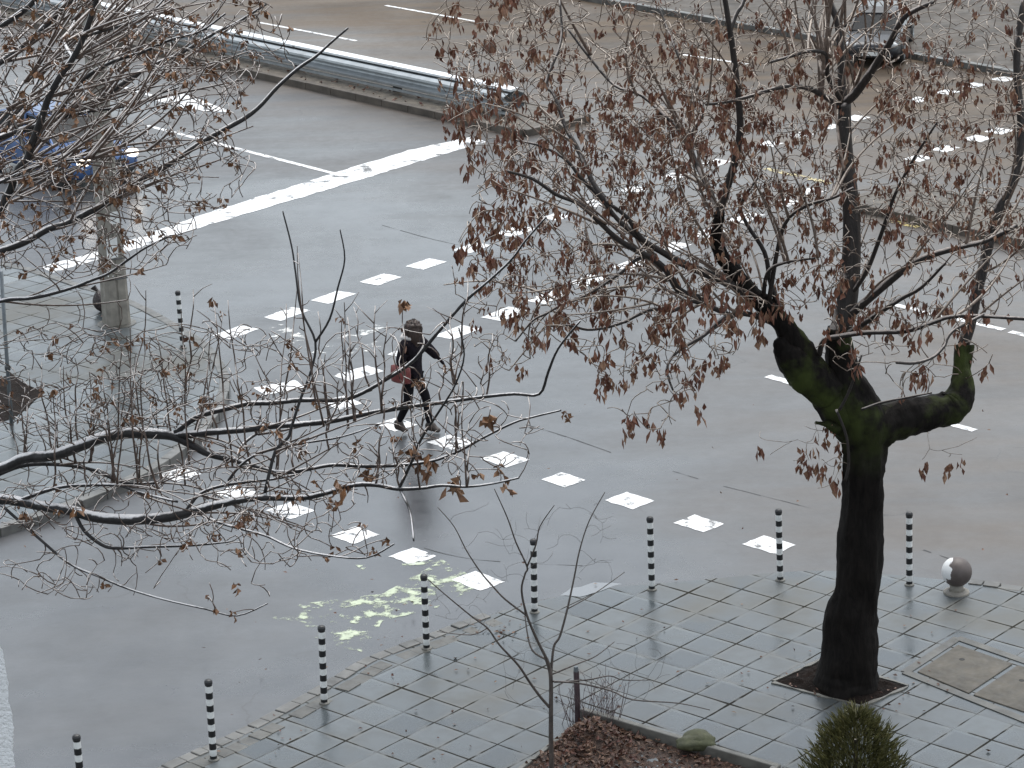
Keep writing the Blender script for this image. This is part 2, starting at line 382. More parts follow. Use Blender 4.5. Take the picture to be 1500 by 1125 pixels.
def wob(poly, step=.08, amp=.012):               # roughen an outline
    out = []
    for i in range(len(poly)):
        a, b = Vector(poly[i]).to_2d(), Vector(poly[(i + 1) % len(poly)]).to_2d()
        n = max(1, int((b - a).length / step))
        for k in range(n):
            q = a.lerp(b, k / n); out.append((q.x + random.uniform(-amp, amp), q.y + random.uniform(-amp, amp)))
    return out
def marking(name, polys, m_, z=.004, amp=.012, step=.08):
    mb = MB()
    for p in polys: mb.sheet(wob(ccw(p), step, amp), z)
    o = mb.build(name, m_, road); o['kind'] = 'structure'; return o
def px(poly, z=0.0): return [tuple(G(u, v, z)[:2]) for u, v in poly]
def dashes(centres, ln, wd, ang=None):
    P = [G(u, v).to_2d() for u, v in centres]; out = []
    for i, p in enumerate(P):
        a = P[max(0, i - 1)]; b = P[min(len(P) - 1, i + 1)]
        t = (b - a).normalized()
        if ang is not None: t = Vector((math.cos(ang), math.sin(ang)))
        n = Vector((-t.y, t.x)); l = ln / 2 * random.uniform(.86, 1.06) * (.66 if p.y > 53 else 1); w = wd / 2 * random.uniform(.9, 1.06)
        out.append([p - t * l - n * w, p + t * l - n * w, p + t * l + n * w, p - t * l + n * w])
    return out
rowA = [(345, 487), (420, 460), (488, 435.5), (558, 409.5), (624, 387), (692, 363), (755, 339), (815, 318), (872, 298), (930, 278), (988, 258),
        (1050, 238), (1128, 211), (1172, 197), (1215, 185), (1254, 173), (1345, 146), (1388, 135), (1425, 125), (1470, 116)]
rowB = [(410, 568), (525, 547), (600, 515), (670, 487), (740, 460), (802, 436), (862, 411), (925, 388), (985, 362), (1040, 341), (1092, 319), (1150, 297), (1188, 281),
        (1262, 285), (1300, 262), (1345, 232), (1385, 218), (1432, 203), (1464, 192)]
rowB = [q for q in rowB if q not in ((1262, 285), (1300, 262))]
rowC = [(500, 590), (580, 622), (660, 648), (740, 673), (825, 703), (922, 733.5), (1024, 767), (1127, 798)]
rowD = [(262, 695), (345, 722), (425, 748), (520, 784), (605, 815), (700, 851)]
marking('crosswalk_dash_row', dashes(rowA, .78, .46), M['white'])
marking('crosswalk_dash_row', dashes(rowB, .78, .46), M['white'])
marking('crosswalk_dash_row', dashes(rowC, .56, .47), M['white'])
marking('crosswalk_dash_row', dashes(rowD, .56, .47), M['white'])
marking('stop_line', [px([(62, 391), (150, 366), (300, 313), (400, 282), (500, 250), (600, 220), (688, 201), (712, 208), (600, 241), (480, 278), (300, 331), (180, 371), (75, 400)])], M['stop'], amp=.03, step=.15)
def strip(u0, v0, u1, v1, w):
    a, b = G(u0, v0).to_2d(), G(u1, v1).to_2d(); t = (b - a).normalized(); n = Vector((-t.y, t.x)) * w / 2
    return [a - n, b - n, b + n, a + n]
marking('lane_line', [strip(215, 184, 500, 257, .14), strip(168, 124, 232, 143, .14), strip(380, 33, 522, 60, .12), strip(565, 8, 700, 32, .12), strip(1000, 80, 1095, 94, .12)], M['white'], z=.0045)
marking('lane_line', [strip(1125, 551, 1186, 569, .16), strip(1312, 447, 1470, 483, .15), strip(1480, 486, 1580, 510, .15), strip(1388, 620, 1428, 631, .14)], M['white'], z=.0045)
marking('lane_arrow', [px([(228, 148), (262, 134), (300, 149), (343, 165), (300, 163), (262, 157)])], M['white'], z=.0055)
marking('yellow_line', [strip(1122, 247, 1218, 269, .18), strip(1300, 322, 1345, 333, .2)], M['yellow'])
marking('worn_stripes', [strip(470, 508, 560, 478, .3), strip(478, 530, 560, 502, .3), strip(395, 478, 470, 520, .5)], M['worn'], z=.0035)
M['seam'] = simple('tar_seam', (.034, .034, .035), .5, bmp=0, spec=.25)
def seam(pts, w):
    P = [p.to_2d() for p in smooth_path([G(u, v) for u, v in pts], 5)]
    return [strip2(P[i], P[i + 1], w * random.uniform(.3, .8)) for i in range(len(P) - 1) if random.random() < .85]
def strip2(a, b, w):
    t = (b - a).normalized(); n = Vector((-t.y, t.x)) * w / 2; return [a - n, b - n, b + n, a + n]
marking('tar_seam', seam([(770, 622), (830, 640), (895, 663)], .035) + seam([(985, 690), (1060, 712), (1190, 745)], .02) + seam([(1345, 803), (1395, 820)], .05) + seam([(560, 330), (640, 352), (720, 368)], .03) + seam([(610, 800), (700, 820), (880, 830)], .02), M['seam'], z=.0025, amp=.006, step=.3)
marking('worn_green_patch', [px([(400, 905), (440, 885), (560, 870), (640, 825), (530, 835), (520, 828), (640, 815), (710, 855), (640, 890), (560, 910), (530, 955), (470, 940)])], M['green'], z=.0032)

# near pavement
KPX = [(-140, 1330), (60, 1210), (235, 1122), (310, 1088), (380, 1053), (470, 1003), (540, 962), (625, 930), (690, 905), (760, 882), (830, 866), (880, 857), (960, 850), (1060, 841), (1130, 834), (1210, 831), (1300, 836), (1400, 846), (1500, 859), (1700, 890), (2000, 940)]
KW = [G(u, v, PAV).to_2d() for u, v in KPX]
KW = [p.to_2d() for p in smooth_path([Vector((p.x, p.y, 0)) for p in KW], 4)]
def offset(P, d):
    out = []
    for i, p in enumerate(P):
        t = (P[min(i + 1, len(P) - 1)] - P[max(i - 1, 0)]).normalized(); out.append(p + Vector((t.y, -t.x)) * d)
    return out
def ribbon(mb, P, d0, d1, z0, z1, gap=.0, seglen=None):
    A, B = offset(P, d0), offset(P, d1); run = 0
    for i in range(len(P) - 1):
        a0, a1, b0, b1 = A[i], A[i + 1], B[i], B[i + 1]
        n = max(1, round((a1 - a0).length / (seglen or 1e9)))
        for k in range(n):
            g = gap / max(.05, (a1 - a0).length)
            t0, t1 = k / n + g, (k + 1) / n - g
            dz = random.uniform(-.008, .008) if gap else 0
            j = [random.uniform(-.008, .008) if gap else 0 for _ in range(2)]
            q = [a0.lerp(a1, t0), a0.lerp(a1, t1), b0.lerp(b1, t1), b0.lerp(b1, t0)]
            mb.prism(ccw([(p.x + j[0], p.y + j[1]) for p in q]), z0, z1 + dz)
KI = min(range(len(KW)), key=lambda i: (KW[i] - G(700, 901, PAV).to_2d()).length)
KJ = min(range(len(KW)), key=lambda i: (KW[i] - G(1420, 849, PAV).to_2d()).length)
mb = MB(); ribbon(mb, KW[:KI + 1], 0.0, .17, -.05, PAV + .012, .006, .8); ribbon(mb, KW[KI:KJ + 1], 0.0, .1, -.05, PAV - .05, .002, 1.6); ribbon(mb, KW[KJ:], 0.0, .17, -.05, PAV + .012, .006, .9)
tag(bevel(mb.build('kerb', M['kerb']), .012), 'pale stone kerb along the near pavement', 'kerb', kind='structure')
mb = MB(); ribbon(mb, KW[:KI + 1], .215, .42, 0.0, PAV + .006, .004, .5)
tag(bevel(mb.build('pavement_border', M['border']), .008), 'narrow border stones behind the near kerb', 'pavement border', kind='structure')
inner = offset(KW, .12)
poly = [(p.x, p.y) for p in inner] + [(60, 20), (60, -20), (-40, -20)]
mb = MB(); mb.prism(ccw(poly), 0.0, PAV)
tag(mb.build('sidewalk', M['pavers']), 'near sidewalk of wet diagonal concrete pavers', 'sidewalk', kind='structure')
mb = MB(); mb.sheet(wob(ccw(px([(822, 872), (838, 862), (872, 854), (912, 855), (880, 866), (850, 874)], PAV)), .1, .02), PAV + .004)
tag(mb.build('puddle', M['water']), 'pale wet puddle on the kerb ramp', 'puddle', kind='structure')

# pavement across the side street
LPX = [(-700, 255), (-300, 330), (0, 384), (66, 400), (130, 420), (190, 438), (262, 476), (308, 506), (334, 545), (330, 590), (292, 640), (222, 690), (120, 735), (0, 775), (-250, 850), (-700, 960)]
LW = [G(u, v, PAV).to_2d() for u, v in LPX]
LW = [p.to_2d() for p in smooth_path([Vector((p.x, p.y, 0)) for p in LW], 3)]
mb = MB(); ribbon(mb, LW, 0.0, .17, -.05, PAV + .012, .006, .8)
tag(bevel(mb.build('kerb', M['kerb']), .012), 'pale stone kerb of the left corner pavement', 'kerb', kind='structure')
mb = MB(); mb.prism(ccw([(p.x, p.y) for p in offset(LW, .12)]), 0.0, PAV)
tag(mb.build('sidewalk', M['pavers']), 'left corner sidewalk of wet diagonal pavers', 'sidewalk', kind='structure')
mb = MB(); mb.sheet(wob(ccw(px([(-60, 590), (15, 548), (63, 578), (22, 612), (-20, 625)], PAV)), .2, .03), PAV + .006)
tag(mb.build('soil', M['soil']), 'dark soil of the tree pit at the left edge', 'soil', kind='structure')

# median: straight island with kerbs, cut for the crossing
def island(p0, p1, wd, name):
    a, b = G(*p0).to_2d(), G(*p1).to_2d(); t = (b - a).normalized(); n = Vector((-t.y, t.x))
    if n.y < 0: n = -n
    q = [a, b, b + n * wd, a + n * wd]
    # rounded crossing end
    mb = MB(); mb.prism(ccw(q), 0.0, .15); top = mb.build('median', M['grit'])
    tag(top, name[0], 'median', kind='structure')
    mb = MB()
    for (c, d, s) in ((a, b, 1), (b + n * wd, a + n * wd, 1)):
        P = [c.lerp(d, k / 40) for k in range(41)]
        nn = n if c is a else -n
        for k in range(40):
            l = (P[k + 1] - P[k]).length; ee = .006 / l
            u, w = P[k].lerp(P[k + 1], ee), P[k].lerp(P[k + 1], 1 - ee)
            mb.prism(ccw([u - nn * .14, w - nn * .14, w + nn * .02, u + nn * .02]), -.05, .17 + random.uniform(-.01, .01))
    for c in (a, b):
        mb.prism(ccw([c - t * .08, c + t * .08, c + n * wd + t * .08, c + n * wd - t * .08]), -.05, .165)
    k = tag(bevel(mb.build('kerb', M['mediankerb']), .015), name[1], 'kerb', kind='structure')
    return a, t, n
mA, mT, mN = island((-400, -62), (768, 200), 1.9, ('gritty median strip under the guardrail', 'dark kerb of the median under the guardrail'))
island((1240, 303), (2200, 520), 1.7, ('gritty median strip right of the crossing', 'dark kerb of the median right of the crossing'))
# far pavement
a, b = G(860, 2).to_2d(), G(1500, 116).to_2d(); t = (b - a).normalized(); n = Vector((-t.y, t.x)); n = n if n.y > 0 else -n
a2, b2 = a - t * 60, b + t * 60
mb = MB(); mb.prism(ccw([a2 + n * .2, b2 + n * .2, b2 + n * 12, a2 + n * 12]), 0.0, .14)
tag(mb.build('sidewalk', M['farwalk']), 'far sidewalk across the main road', 'sidewalk', kind='structure')
mb = MB(); P = [a2.lerp(b2, k / 150) for k in range(151)]
for k in range(150): mb.prism(ccw([P[k], P[k + 1] - t * .012, P[k + 1] - t * .012 + n * .195, P[k] + n * .195]), -.05, .152 + random.uniform(-.01, .01))
tag(bevel(mb.build('kerb', M['kerb']), .012), 'pale kerb of the far sidewalk', 'kerb', kind='structure')

# ------------------------------------------------------------------ guardrail on the median
gr = tag(empty('guardrail', (0, 0, 0)), 'galvanised double steel guardrail with bright top edge along the median', 'guardrail')
def gpt(s, off, z): q = mA + mT * s + mN * off; return Vector((q.x, q.y, z))
sEnd = (G(712, 189).to_2d() - mA).dot(mT)
def wbeam(off, side, zc):
    prof = [(-.2, .0), (-.19, .01), (-.15, .12), (-.1, .13), (-.03, .0), (.0, -.01), (.03, .0), (.1, .13), (.15, .12), (.19, .01), (.2, .0)]
    mb = MB(); n_ = 40; np_ = len(prof); vs = []; fs = []
    for i in range(n_ + 1):
        s = sEnd * i / n_
        for k, (z, d) in enumerate(prof): vs.append(gpt(s, off - side * d, zc + z))
        for k, (z, d) in enumerate(prof): vs.append(gpt(s, off - side * (d - .006), zc + z))
    w = 2 * np_
    for i in range(n_):
        for k in range(np_ - 1):
            fs.append((i * w + k, i * w + k + 1, (i + 1) * w + k + 1, (i + 1) * w + k))
            fs.append((i * w + np_ + k, (i + 1) * w + np_ + k, (i + 1) * w + np_ + k + 1, i * w + np_ + k + 1))
    mb.add(vs, fs); return mb
wbeam(.62, 1, .50).build('rail_beam', M['galv'], gr)
wbeam(.98, -1, .50).build('rail_beam', M['galv'], gr)
mb = MB()
vs = [gpt(s, o, z) for s in (0, sEnd) for (o, z) in ((.70, .73), (.93, .75), (.93, .80), (.70, .78))]
mb.add(vs, [(0, 1, 2, 3), (7, 6, 5, 4), (0, 4, 5, 1), (1, 5, 6, 2), (2, 6, 7, 3), (3, 7, 4, 0)])
mb.build('cap_rail', M['galvtop'], gr)
mb = MB()
vs = [gpt(s, o, z) for s in (0, sEnd) for (o, z) in ((.57, .21), (.61, .21), (.61, .27), (.57, .27))]
mb.add(vs, [(0, 1, 2, 3), (7, 6, 5, 4), (0, 4, 5, 1), (1, 5, 6, 2), (2, 6, 7, 3), (3, 7, 4, 0)])
mb.build('lower_rail', M['galv'], gr)
s = sEnd - .3
while s > 0:
    mb = MB(); c = gpt(s, .8, .44); mb.box(c, (.1, .2, .62), math.atan2(mT.y, mT.x)); mb.build('rail_post', M['steel_dark'], gr); s -= 4.0

# ------------------------------------------------------------------ bollards
def make_bollard():
    r = empty('striped_bollard')
    mb = MB(); mb.lathe([(.041, .0), (.041, .97)], 18); mb.build('post', M['bands'], r, smooth=False)
    mb = MB(); mb.lathe([(.046, .955), (.047, .985), (.036, 1.005), (.015, 1.014)], 18); mb.build('cap', M['plastic'], r)
    mb = MB(); mb.lathe([(.066, -.002), (.064, .012), (.05, .02), (.043, .024)], 18); mb.build('base_plate', M['rim'], r)
    return r
bol = [((124, 1198), 'striped bollard at the bottom left corner, lower half out of the picture'),
       ((313, 1113), 'striped bollard on the side street kerb, left of the one by the green paint'),
       ((475, 1030), 'leaning striped bollard just left below the worn green paint patch'),
       ((625, 950), 'striped bollard at the right end of the worn green paint, where the kerb bends'),
       ((783, 897), 'striped bollard seen right behind the young bare tree'),
       ((955, 864), 'striped bollard right of the pale puddle on the kerb ramp'),
       ((1143, 850), 'striped bollard just left of the thick trunk, overlapping a white dash'),
       ((1332, 857), 'striped bollard between the thick trunk and the concrete ball'),
       ((268, 510), 'striped bollard on the far side of the side street, beside the concrete pole')]
proto = make_bollard()
for i, (q, lab) in enumerate(bol):
    o = proto if i == 0 else copy_tree(proto)
    o.location = G(q[0], q[1], PAV); o.rotation_euler = (R_(random.uniform(-1.8, 1.8)), R_(random.uniform(-2.2, 2.2)), random.uniform(0, 6))
    tag(o, lab, 'bollard', 'striped bollards along the kerbs')
# concrete ball
p = G(1401, 868, PAV); b_ = tag(empty('ball_bollard', p), 'concrete ball bollard with peeling white paint on a short neck', 'bollard')
mb = MB(); mb.lathe([(.17, -.02), (.165, .02), (.13, .035), (.12, .04)], 24); mb.build('foot', M['concrete'], b_, smooth=False)
mb = MB(); mb.lathe([(.11, .03), (.085, .07), (.1, .15)], 24); mb.build('neck', M['concrete'], b_, smooth=True)
bm = bmesh.new(); bmesh.ops.create_uvsphere(bm, u_segments=32, v_segments=20, radius=.195)
me = bpy.data.meshes.new('ball'); bm.to_mesh(me); bm.free(); me.materials.append(M['ball']); me.polygons.foreach_set('use_smooth', [True] * len(me.polygons))
o = bpy.data.objects.new('ball', me); C.objects.link(o); o.parent = b_; o.location = (0, 0, .29)

# ------------------------------------------------------------------ covers, tree pit, planter
GA = Vector((math.cos(R_(-41.148)), math.sin(R_(-41.148))))
def cover(pts, lab):
    P = [G(u, v, PAV).to_2d() for u, v in pts]; c = sum(P, Vector((0, 0))) / 4
    r = tag(empty('access_cover', (c.x, c.y, PAV)), lab, 'access cover', 'concrete access covers in the pavement')
    q = [(p - c) for p in P]; q = [p * (1 - .03 / p.length) for p in q]
    mb = MB(); mb.prism(ccw(q), -.02, .014); bevel(mb.build('slab', M['slab'], r), .01)
    mb = MB(); mb.lathe([(.035, .0), (.035, .0155)], 14, ((q[1] * .35).x, (q[1] * .35).y, 0)); mb.build('lifting_hole', M['dark'], r)
    return r
cover([(1340, 985), (1403, 944), (1487, 973), (1419, 1018)], 'tan concrete access cover nearest the trunk, its whole diamond in view')
cover([(1422, 1019), (1490, 974), (1580, 1004), (1508, 1048)], 'tan concrete access cover cut off by the right edge of the photo')
F = [G(u, v, PAV).to_2d() for u, v in [(1326, 985), (1403, 935), (1600, 1004), (1512, 1060)]]
mb = MB()
for i in range(3):
    a, b = F[i], F[(i + 1) % 4]
    if i == 2: a, b = F[3], F[0]
    t = (b - a).normalized(); n = Vector((-t.y, t.x)) * .06
    mb.prism(ccw([a - n, b - n, b + n, a + n]), 0.0, PAV + .008 + i * .002)
tag(mb.build('pavement_border', M['border']), 'mortar frame around the access covers', 'pavement border', kind='structure')

def mound(corners, z, h, mt, name, lab, res=30, peak=(.5, .5), noise_amp=.03, peakh=0.0, pw=.2):
    P = [G(u, v, PAV).to_2d() for u, v in corners]; vs = []; fs = []
    for i in range(res + 1):
        for j in range(res + 1):
            s, t = i / res, j / res
            q = P[0] * (1 - s) * (1 - t) + P[1] * s * (1 - t) + P[2] * s * t + P[3] * (1 - s) * t
            e = min(s, 1 - s, t, 1 - t); f = min(1, e * 6)
            zz = z + h * f + random.uniform(-1, 1) * noise_amp * f + peakh * math.exp(-((s - peak[0]) ** 2 + (t - peak[1]) ** 2) / pw ** 2) * f
            vs.append((q.x, q.y, zz))
    for i in range(res):
        for j in range(res):
            k = i * (res + 1) + j; fs.append((k, k + 1, k + res + 2, k + res + 1))
    mb = MB(); mb.add(vs, fs); o = mb.build(name, mt, smooth=True); tag(o, lab, 'soil', kind='structure'); return P
pit = [(1134, 1000), (1262, 1035), (1328, 1006), (1205, 968)]
PW = mound(pit, PAV + .004, .03, M['soil'], 'soil', 'dark wet soil in the pit around the thick trunk', 24, noise_amp=.02, peakh=.1, pw=.3)
mb = MB()
for i in range(4):
    a, b = PW[i], PW[(i + 1) % 4]; t = (b - a).normalized(); n = Vector((t.y, -t.x)); c = sum(PW, Vector((0, 0))) / 4
    if (a + n - c).length < (a - c).length: n = -n
    mb.prism(wob(ccw([a - n * .0, b - n * .0, b + n * .035, a + n * .035]), .1, .018), 0.0, PAV + .016 + i * .0015)
tag(mb.build('pavement_border', M['rim']), 'pale broken edging around the trunk soil pit', 'pavement border', kind='structure')

# planter at the bottom
plc = [G(u, v, PAV).to_2d() for u, v in [(858, 1056), (1130, 1136), (1000, 1290), (700, 1180)]]
pl = tag(empty('planter', (plc[0].x, plc[0].y, PAV)), 'low concrete edged planter bed full of brown leaf litter', 'planter')
c = sum(plc, Vector((0, 0))) / 4; o_ = plc[0]
for i in range(4):
    a, b = plc[i] - o_, plc[(i + 1) % 4] - o_; t = (b - a).normalized(); n = Vector((t.y, -t.x))
    if (a + n - (c - o_)).length < (a - (c - o_)).length: n = -n
    mb = MB(); e = .0 if i % 2 else .08
    mb.prism(ccw([a - t * e, b + t * e, b + t * e + n * .08, a - t * e + n * .08]), -.1, .13 if i % 2 == 0 else .127)
    if i != 3: bevel(mb.build('rim', M['rim'], pl), .012)
    else:
        mb = MB(); mb.prism(ccw([a, b, b + n * .06, a + n * .06]), -.1, .03); bevel(mb.build('rim', M['rim'], pl), .01)
PP = mound([(858, 1056), (1130, 1136), (1000, 1290), (700, 1180)], PAV + .003, .005, M['litter_soil'], 'leaf_mould', 'brown leaf mould filling the planter bed', 50, (.10, .16), .02, .3, .13)

def leafquad(mb, p, ax, sd, ln, wd, fold=.3):
    ax = ax.normalized(); sd = (sd - ax * sd.dot(ax)).normalized(); nn = ax.cross(sd)
    a = p; b = p + ax * ln; m1 = p + ax * ln * .5
    mb.add([a, m1 + sd * wd / 2 + nn * wd * fold, b + nn * wd * fold * random.uniform(-1, 1), m1 - sd * wd / 2 + nn * wd * fold, m1],
           [(0, 1, 4), (1, 2, 4), (2, 3, 4), (3, 0, 4)])
def rv(s=1.0): return Vector((random.gauss(0, s), random.gauss(0, s), random.gauss(0, s)))
mb = MB()
for k in range(1900):
    s, t = random.random(), random.random()
    if k > 1200: s, t = min(1, abs(random.gauss(.1, .12))), min(1, abs(random.gauss(.16, .14)))
    q = PP[0] * (1 - s) * (1 - t) + PP[1] * s * (1 - t) + PP[2] * s * t + PP[3] * (1 - s) * t
    e = min(s, 1 - s, t, 1 - t)
    z = PAV + .02 + .3 * math.exp(-((s - .10) ** 2 + (t - .16) ** 2) / .0169) * min(1, e * 6) + random.uniform(-.005, .03)
    d = rv(); d.z *= .35
    leafquad(mb, Vector((q.x, q.y, z)), d, Vector((random.uniform(-1, 1), random.uniform(-1, 1), .2)), random.uniform(.04, .1), random.uniform(.03, .07))
tag(mb.build('leaf_litter', M['litter']), 'brown and reddish fallen leaves heaped in the planter bed', 'leaf litter', kind='stuff')
mb = MB()
spots = []
for k in range(110):
    spots.append((random.uniform(300, 1500), random.uniform(880, 1120)))
for k in range(60): spots.append((random.uniform(0, 1500), random.uniform(420, 880)))
for k in range(50): spots.append((random.gauss(1240, 70), random.gauss(1008, 16)))
for k in range(26): spots.append((random.gauss(735, 22), random.gauss(925, 7)))
for (u, v) in spots:
    g0 = G(u, v, PAV); d = rv(); d.z *= .15
    leafquad(mb, Vector((g0.x, g0.y, PAV + .022)), d, Vector((random.uniform(-1, 1), random.uniform(-1, 1), .1)), random.uniform(.03, .07), random.uniform(.02, .045), .2)
for k in range(700):                            # drift of litter on the medians and far kerb
    if k < 260: q = mA + mT * random.uniform(0, sEnd + 1) + mN * abs(random.gauss(.2, .35)); zz = .17
    elif k < 480: g0 = G(*((random.uniform(1240, 1520),) * 1 + (0,)), 0) if False else None; s_ = random.uniform(0, 14); q0 = G(1240, 303).to_2d(); q = q0 + mT * s_ + mN * random.uniform(.2, 1.5); zz = .17
    else: q0 = G(860, 2).to_2d(); q1 = G(1500, 116).to_2d(); t_ = (q1 - q0).normalized(); n_ = Vector((t_.y, -t_.x)); q = q0.lerp(q1, random.random()) + n_ * random.gauss(0, .35); zz = .03 if n_.dot(q - q0) > 0 else .17
    d = rv(); d.z *= .2
    leafquad(mb, Vector((q.x, q.y, zz + .01)), d, Vector((random.uniform(-1, 1), random.uniform(-1, 1), .3)), random.uniform(.05, .13), random.uniform(.04, .09), .4)
tag(mb.build('fallen_leaves', M['litter']), 'scattered dead leaves on the wet paving and medians', 'fallen leaves', kind='stuff')

# stake, shrub stems, stone
p = G(846, 1060, PAV); st = tag(empty('wooden_stake', p), 'short dark wooden stake standing in the planter beside the young tree', 'stake')
mb = MB(); mb.tube([(0, 0, -.05), (.005, 0, .3), (0, .01, .66)], [.036, .034, .033], 8, .06); mb.build('shaft', M['stake'], st)
mb = MB(); mb.tube([(0, .01, .66), (0, .01, .72)], [.033, .024], 8, .06); mb.build('pointed_top', M['grey_post'], st)
p = G(1012, 1098, PAV)
bm = bmesh.new(); bmesh.ops.create_icosphere(bm, subdivisions=4, radius=.19)
for v in bm.verts: v.co = Vector((v.co.x * 1.15, v.co.y * .9, v.co.z * .6)) * (1 + .16 * math.sin(v.co.x * 17 + v.co.y * 11) + .1 * Vector((v.co.x * 3, v.co.y * 2, v.co.z)).length * math.sin(v.co.y * 40 + v.co.z * 31) + random.uniform(-.03, .03))
me = bpy.data.meshes.new('stone'); bm.to_mesh(me); bm.free(); me.materials.append(M['stone']); me.polygons.foreach_set('use_smooth', [True] * len(me.polygons))
o = bpy.data.objects.new('stone', me); C.objects.link(o); o.location = p + Vector((.05, -.05, .12)); tag(o, 'rounded olive lichened stone on the planter edge', 'stone')
sh = tag(empty('bare_shrub', G(872, 1062, PAV)), 'small leafless shrub of thin purplish stems beside the stake', 'shrub')
mb = MB()
for k in range(46):
    b0 = Vector((random.gauss(0, .16), random.gauss(0, .1), 0)); h = random.uniform(.25, .62)
    e = b0 + Vector((random.gauss(.04, .12), random.gauss(0, .1), h)); mid = b0.lerp(e, .5) + rv(.025)
    P = smooth_path([b0, mid, e], 3); mb.tube(P, [.005 * (1 - .6 * i / len(P)) for i in range(len(P))], 4)
    for _ in range(2):
        q = P[random.randrange(2, len(P))]; mb.tube([q, q + Vector((random.gauss(0, .07), random.gauss(0, .07), random.uniform(.05, .14)))], [.003, .0015], 3)
mb.build('stems', M['bark_shrub'], sh)

# ------------------------------------------------------------------ concrete pole, post, bag
p = G(171, 474, PAV); pole = tag(empty('street_pole', p, R_(24)), 'old tapered concrete street pole with torn paper notices and a worn base', 'street pole')
mb = MB(); n8 = []
def polesec(w, z):
    c = w * .28; g = w * .1; d = w * .1
    return [(-w + c, -w, z), (-g, -w, z), (-g * .6, -w + d, z), (g * .6, -w + d, z), (g, -w, z), (w - c, -w, z), (w, -w + c, z), (w, w - c, z), (w - c, w, z), (-w + c, w, z), (-w, w - c, z), (-w, -w + c, z)]
secs = [polesec(.215, -.05), polesec(.2, .9), polesec(.185, 1.6), polesec(.17, 3), polesec(.15, 5.5), polesec(.12, 9.0)]
vs = [q for s_ in secs for q in s_]; k = 12
fs = [(i * k + j, i * k + (j + 1) % k, (i + 1) * k + (j + 1) % k, (i + 1) * k + j) for i in range(len(secs) - 1) for j in range(k)] + [tuple(range(k - 1, -1, -1)), tuple((len(secs) - 1) * k + j for j in range(k))]
mb.add(vs, fs); mb.build('shaft', M['concrete'], pole)
mb = MB(); mb.lathe([(.36, -.06), (.34, .012), (.2, .03)], 20); mb.build('collar', M['border'], pole)
for (x, z, w, h, t_) in ((-.03, 1.42, .2, .36, .03), (-.1, .98, .1, .13, -.05), (.06, 1.95, .16, .22, .0)):
    mb = MB(); vs = []; fs = []
    for i in range(5):
        for j in range(5):
            u, v = i / 4, j / 4; vs.append((x + (u - .5) * w + t_ * (v - .5) * w, -.199 + z * .009 - .006 - (.02 * random.random() if i in (0, 4) and j in (0, 4) else .002 * random.random()), z + (v - .5) * h + t_ * (u - .5) * h))
    for i in range(4):
        for j in range(4): q = i * 5 + j; fs.append((q, q + 5, q + 6, q + 1))
    mb.add(vs, fs); mb.build('paper_notice', M['paper'], pole)
for z in (.86, 1.22): mb = MB(); mb.tube([(-.2, -.205, z), (.2, -.205, z), (.205, .2, z), (-.205, .2, z), (-.2, -.205, z)], [.012] * 5, 5); mb.build('strap', M['steel_dark'], pole)
p = G(148, 456, PAV); bg = tag(empty('bin_bag', p), 'dark tied bin bag slumped behind the concrete pole', 'bag')
bm = bmesh.new(); bmesh.ops.create_icosphere(bm, subdivisions=4, radius=1)
for v in bm.verts:
    z = v.co.z; k_ = (1 - .28 * max(0, z)) * (1 + .07 * math.sin(9 * math.atan2(v.co.y, v.co.x) + 4 * z)); v.co = Vector((v.co.x * .135 * k_ - .02 * z, v.co.y * .13 * k_, .19 + z * .19))
me = bpy.data.meshes.new('sack'); bm.to_mesh(me); bm.free(); me.materials.append(M['bag_plastic']); me.polygons.foreach_set('use_smooth', [True] * len(me.polygons))
o = bpy.data.objects.new('sack', me); C.objects.link(o); o.parent = bg
mb = MB(); mb.tube([(-.02, 0, .35), (-.04, 0, .38), (-.07, 0, .42), (-.1, .01, .46)], [.05, .025, .04, .06], 8, .3); mb.build('knot', M['bag_plastic'], bg)
p = G(17, 622, PAV); ps = tag(empty('metal_post', p), 'thin grey metal post by the soil pit at the left edge', 'post')
mb = MB(); mb.tube([(0, 0, -.1), (.02, 0, 1.0), (.06, 0, 2.5)], [.032, .03, .03], 10); mb.build('shaft', M['grey_post'], ps, smooth=True)
mb = MB(); mb.lathe([(.045, .9), (.047, .92), (.047, .96), (.04, .98)], 12, (.02, 0, 0)); mb.build('clamp', M['steel_dark'], ps)

# white roughcast wall edge beside the camera
yw = 2.6; E_ = [(-8, 935), (3, 952), (8, 975), (12, 1000), (11, 1025), (18, 1048), (20, 1075), (19, 1100), (24, 1130), (27, 1200)]
pts = [V(u, v, yw) for u, v in E_]
fine_ = []
for i in range(len(pts) - 1):
    for k in range(6): q = pts[i].lerp(pts[i + 1], k / 6); fine_.append((q.x + random.uniform(-.0009, .0009), q.z + random.uniform(-.0008, .0008)))
fine_.append((pts[-1].x, pts[-1].z))
poly = fine_ + [(pts[-1].x + .002, 0.0), (pts[0].x - 1.2, 0.0), (pts[0].x - 1.2, pts[0].z + .02)]
mb = MB(); n_ = len(poly)
mb.add([(x, yw, z) for x, z in poly] + [(x - .07, yw + .2, z - .2) for x, z in poly], [tuple(range(n_)), tuple(range(2 * n_ - 1, n_ - 1, -1))] + [(i, n_ + i, n_ + (i + 1) % n_, (i + 1) % n_) for i in range(n_)])
tag(mb.build('roughcast_wall', M['stucco']), 'edge of a white roughcast wall in the bottom left corner', 'wall')

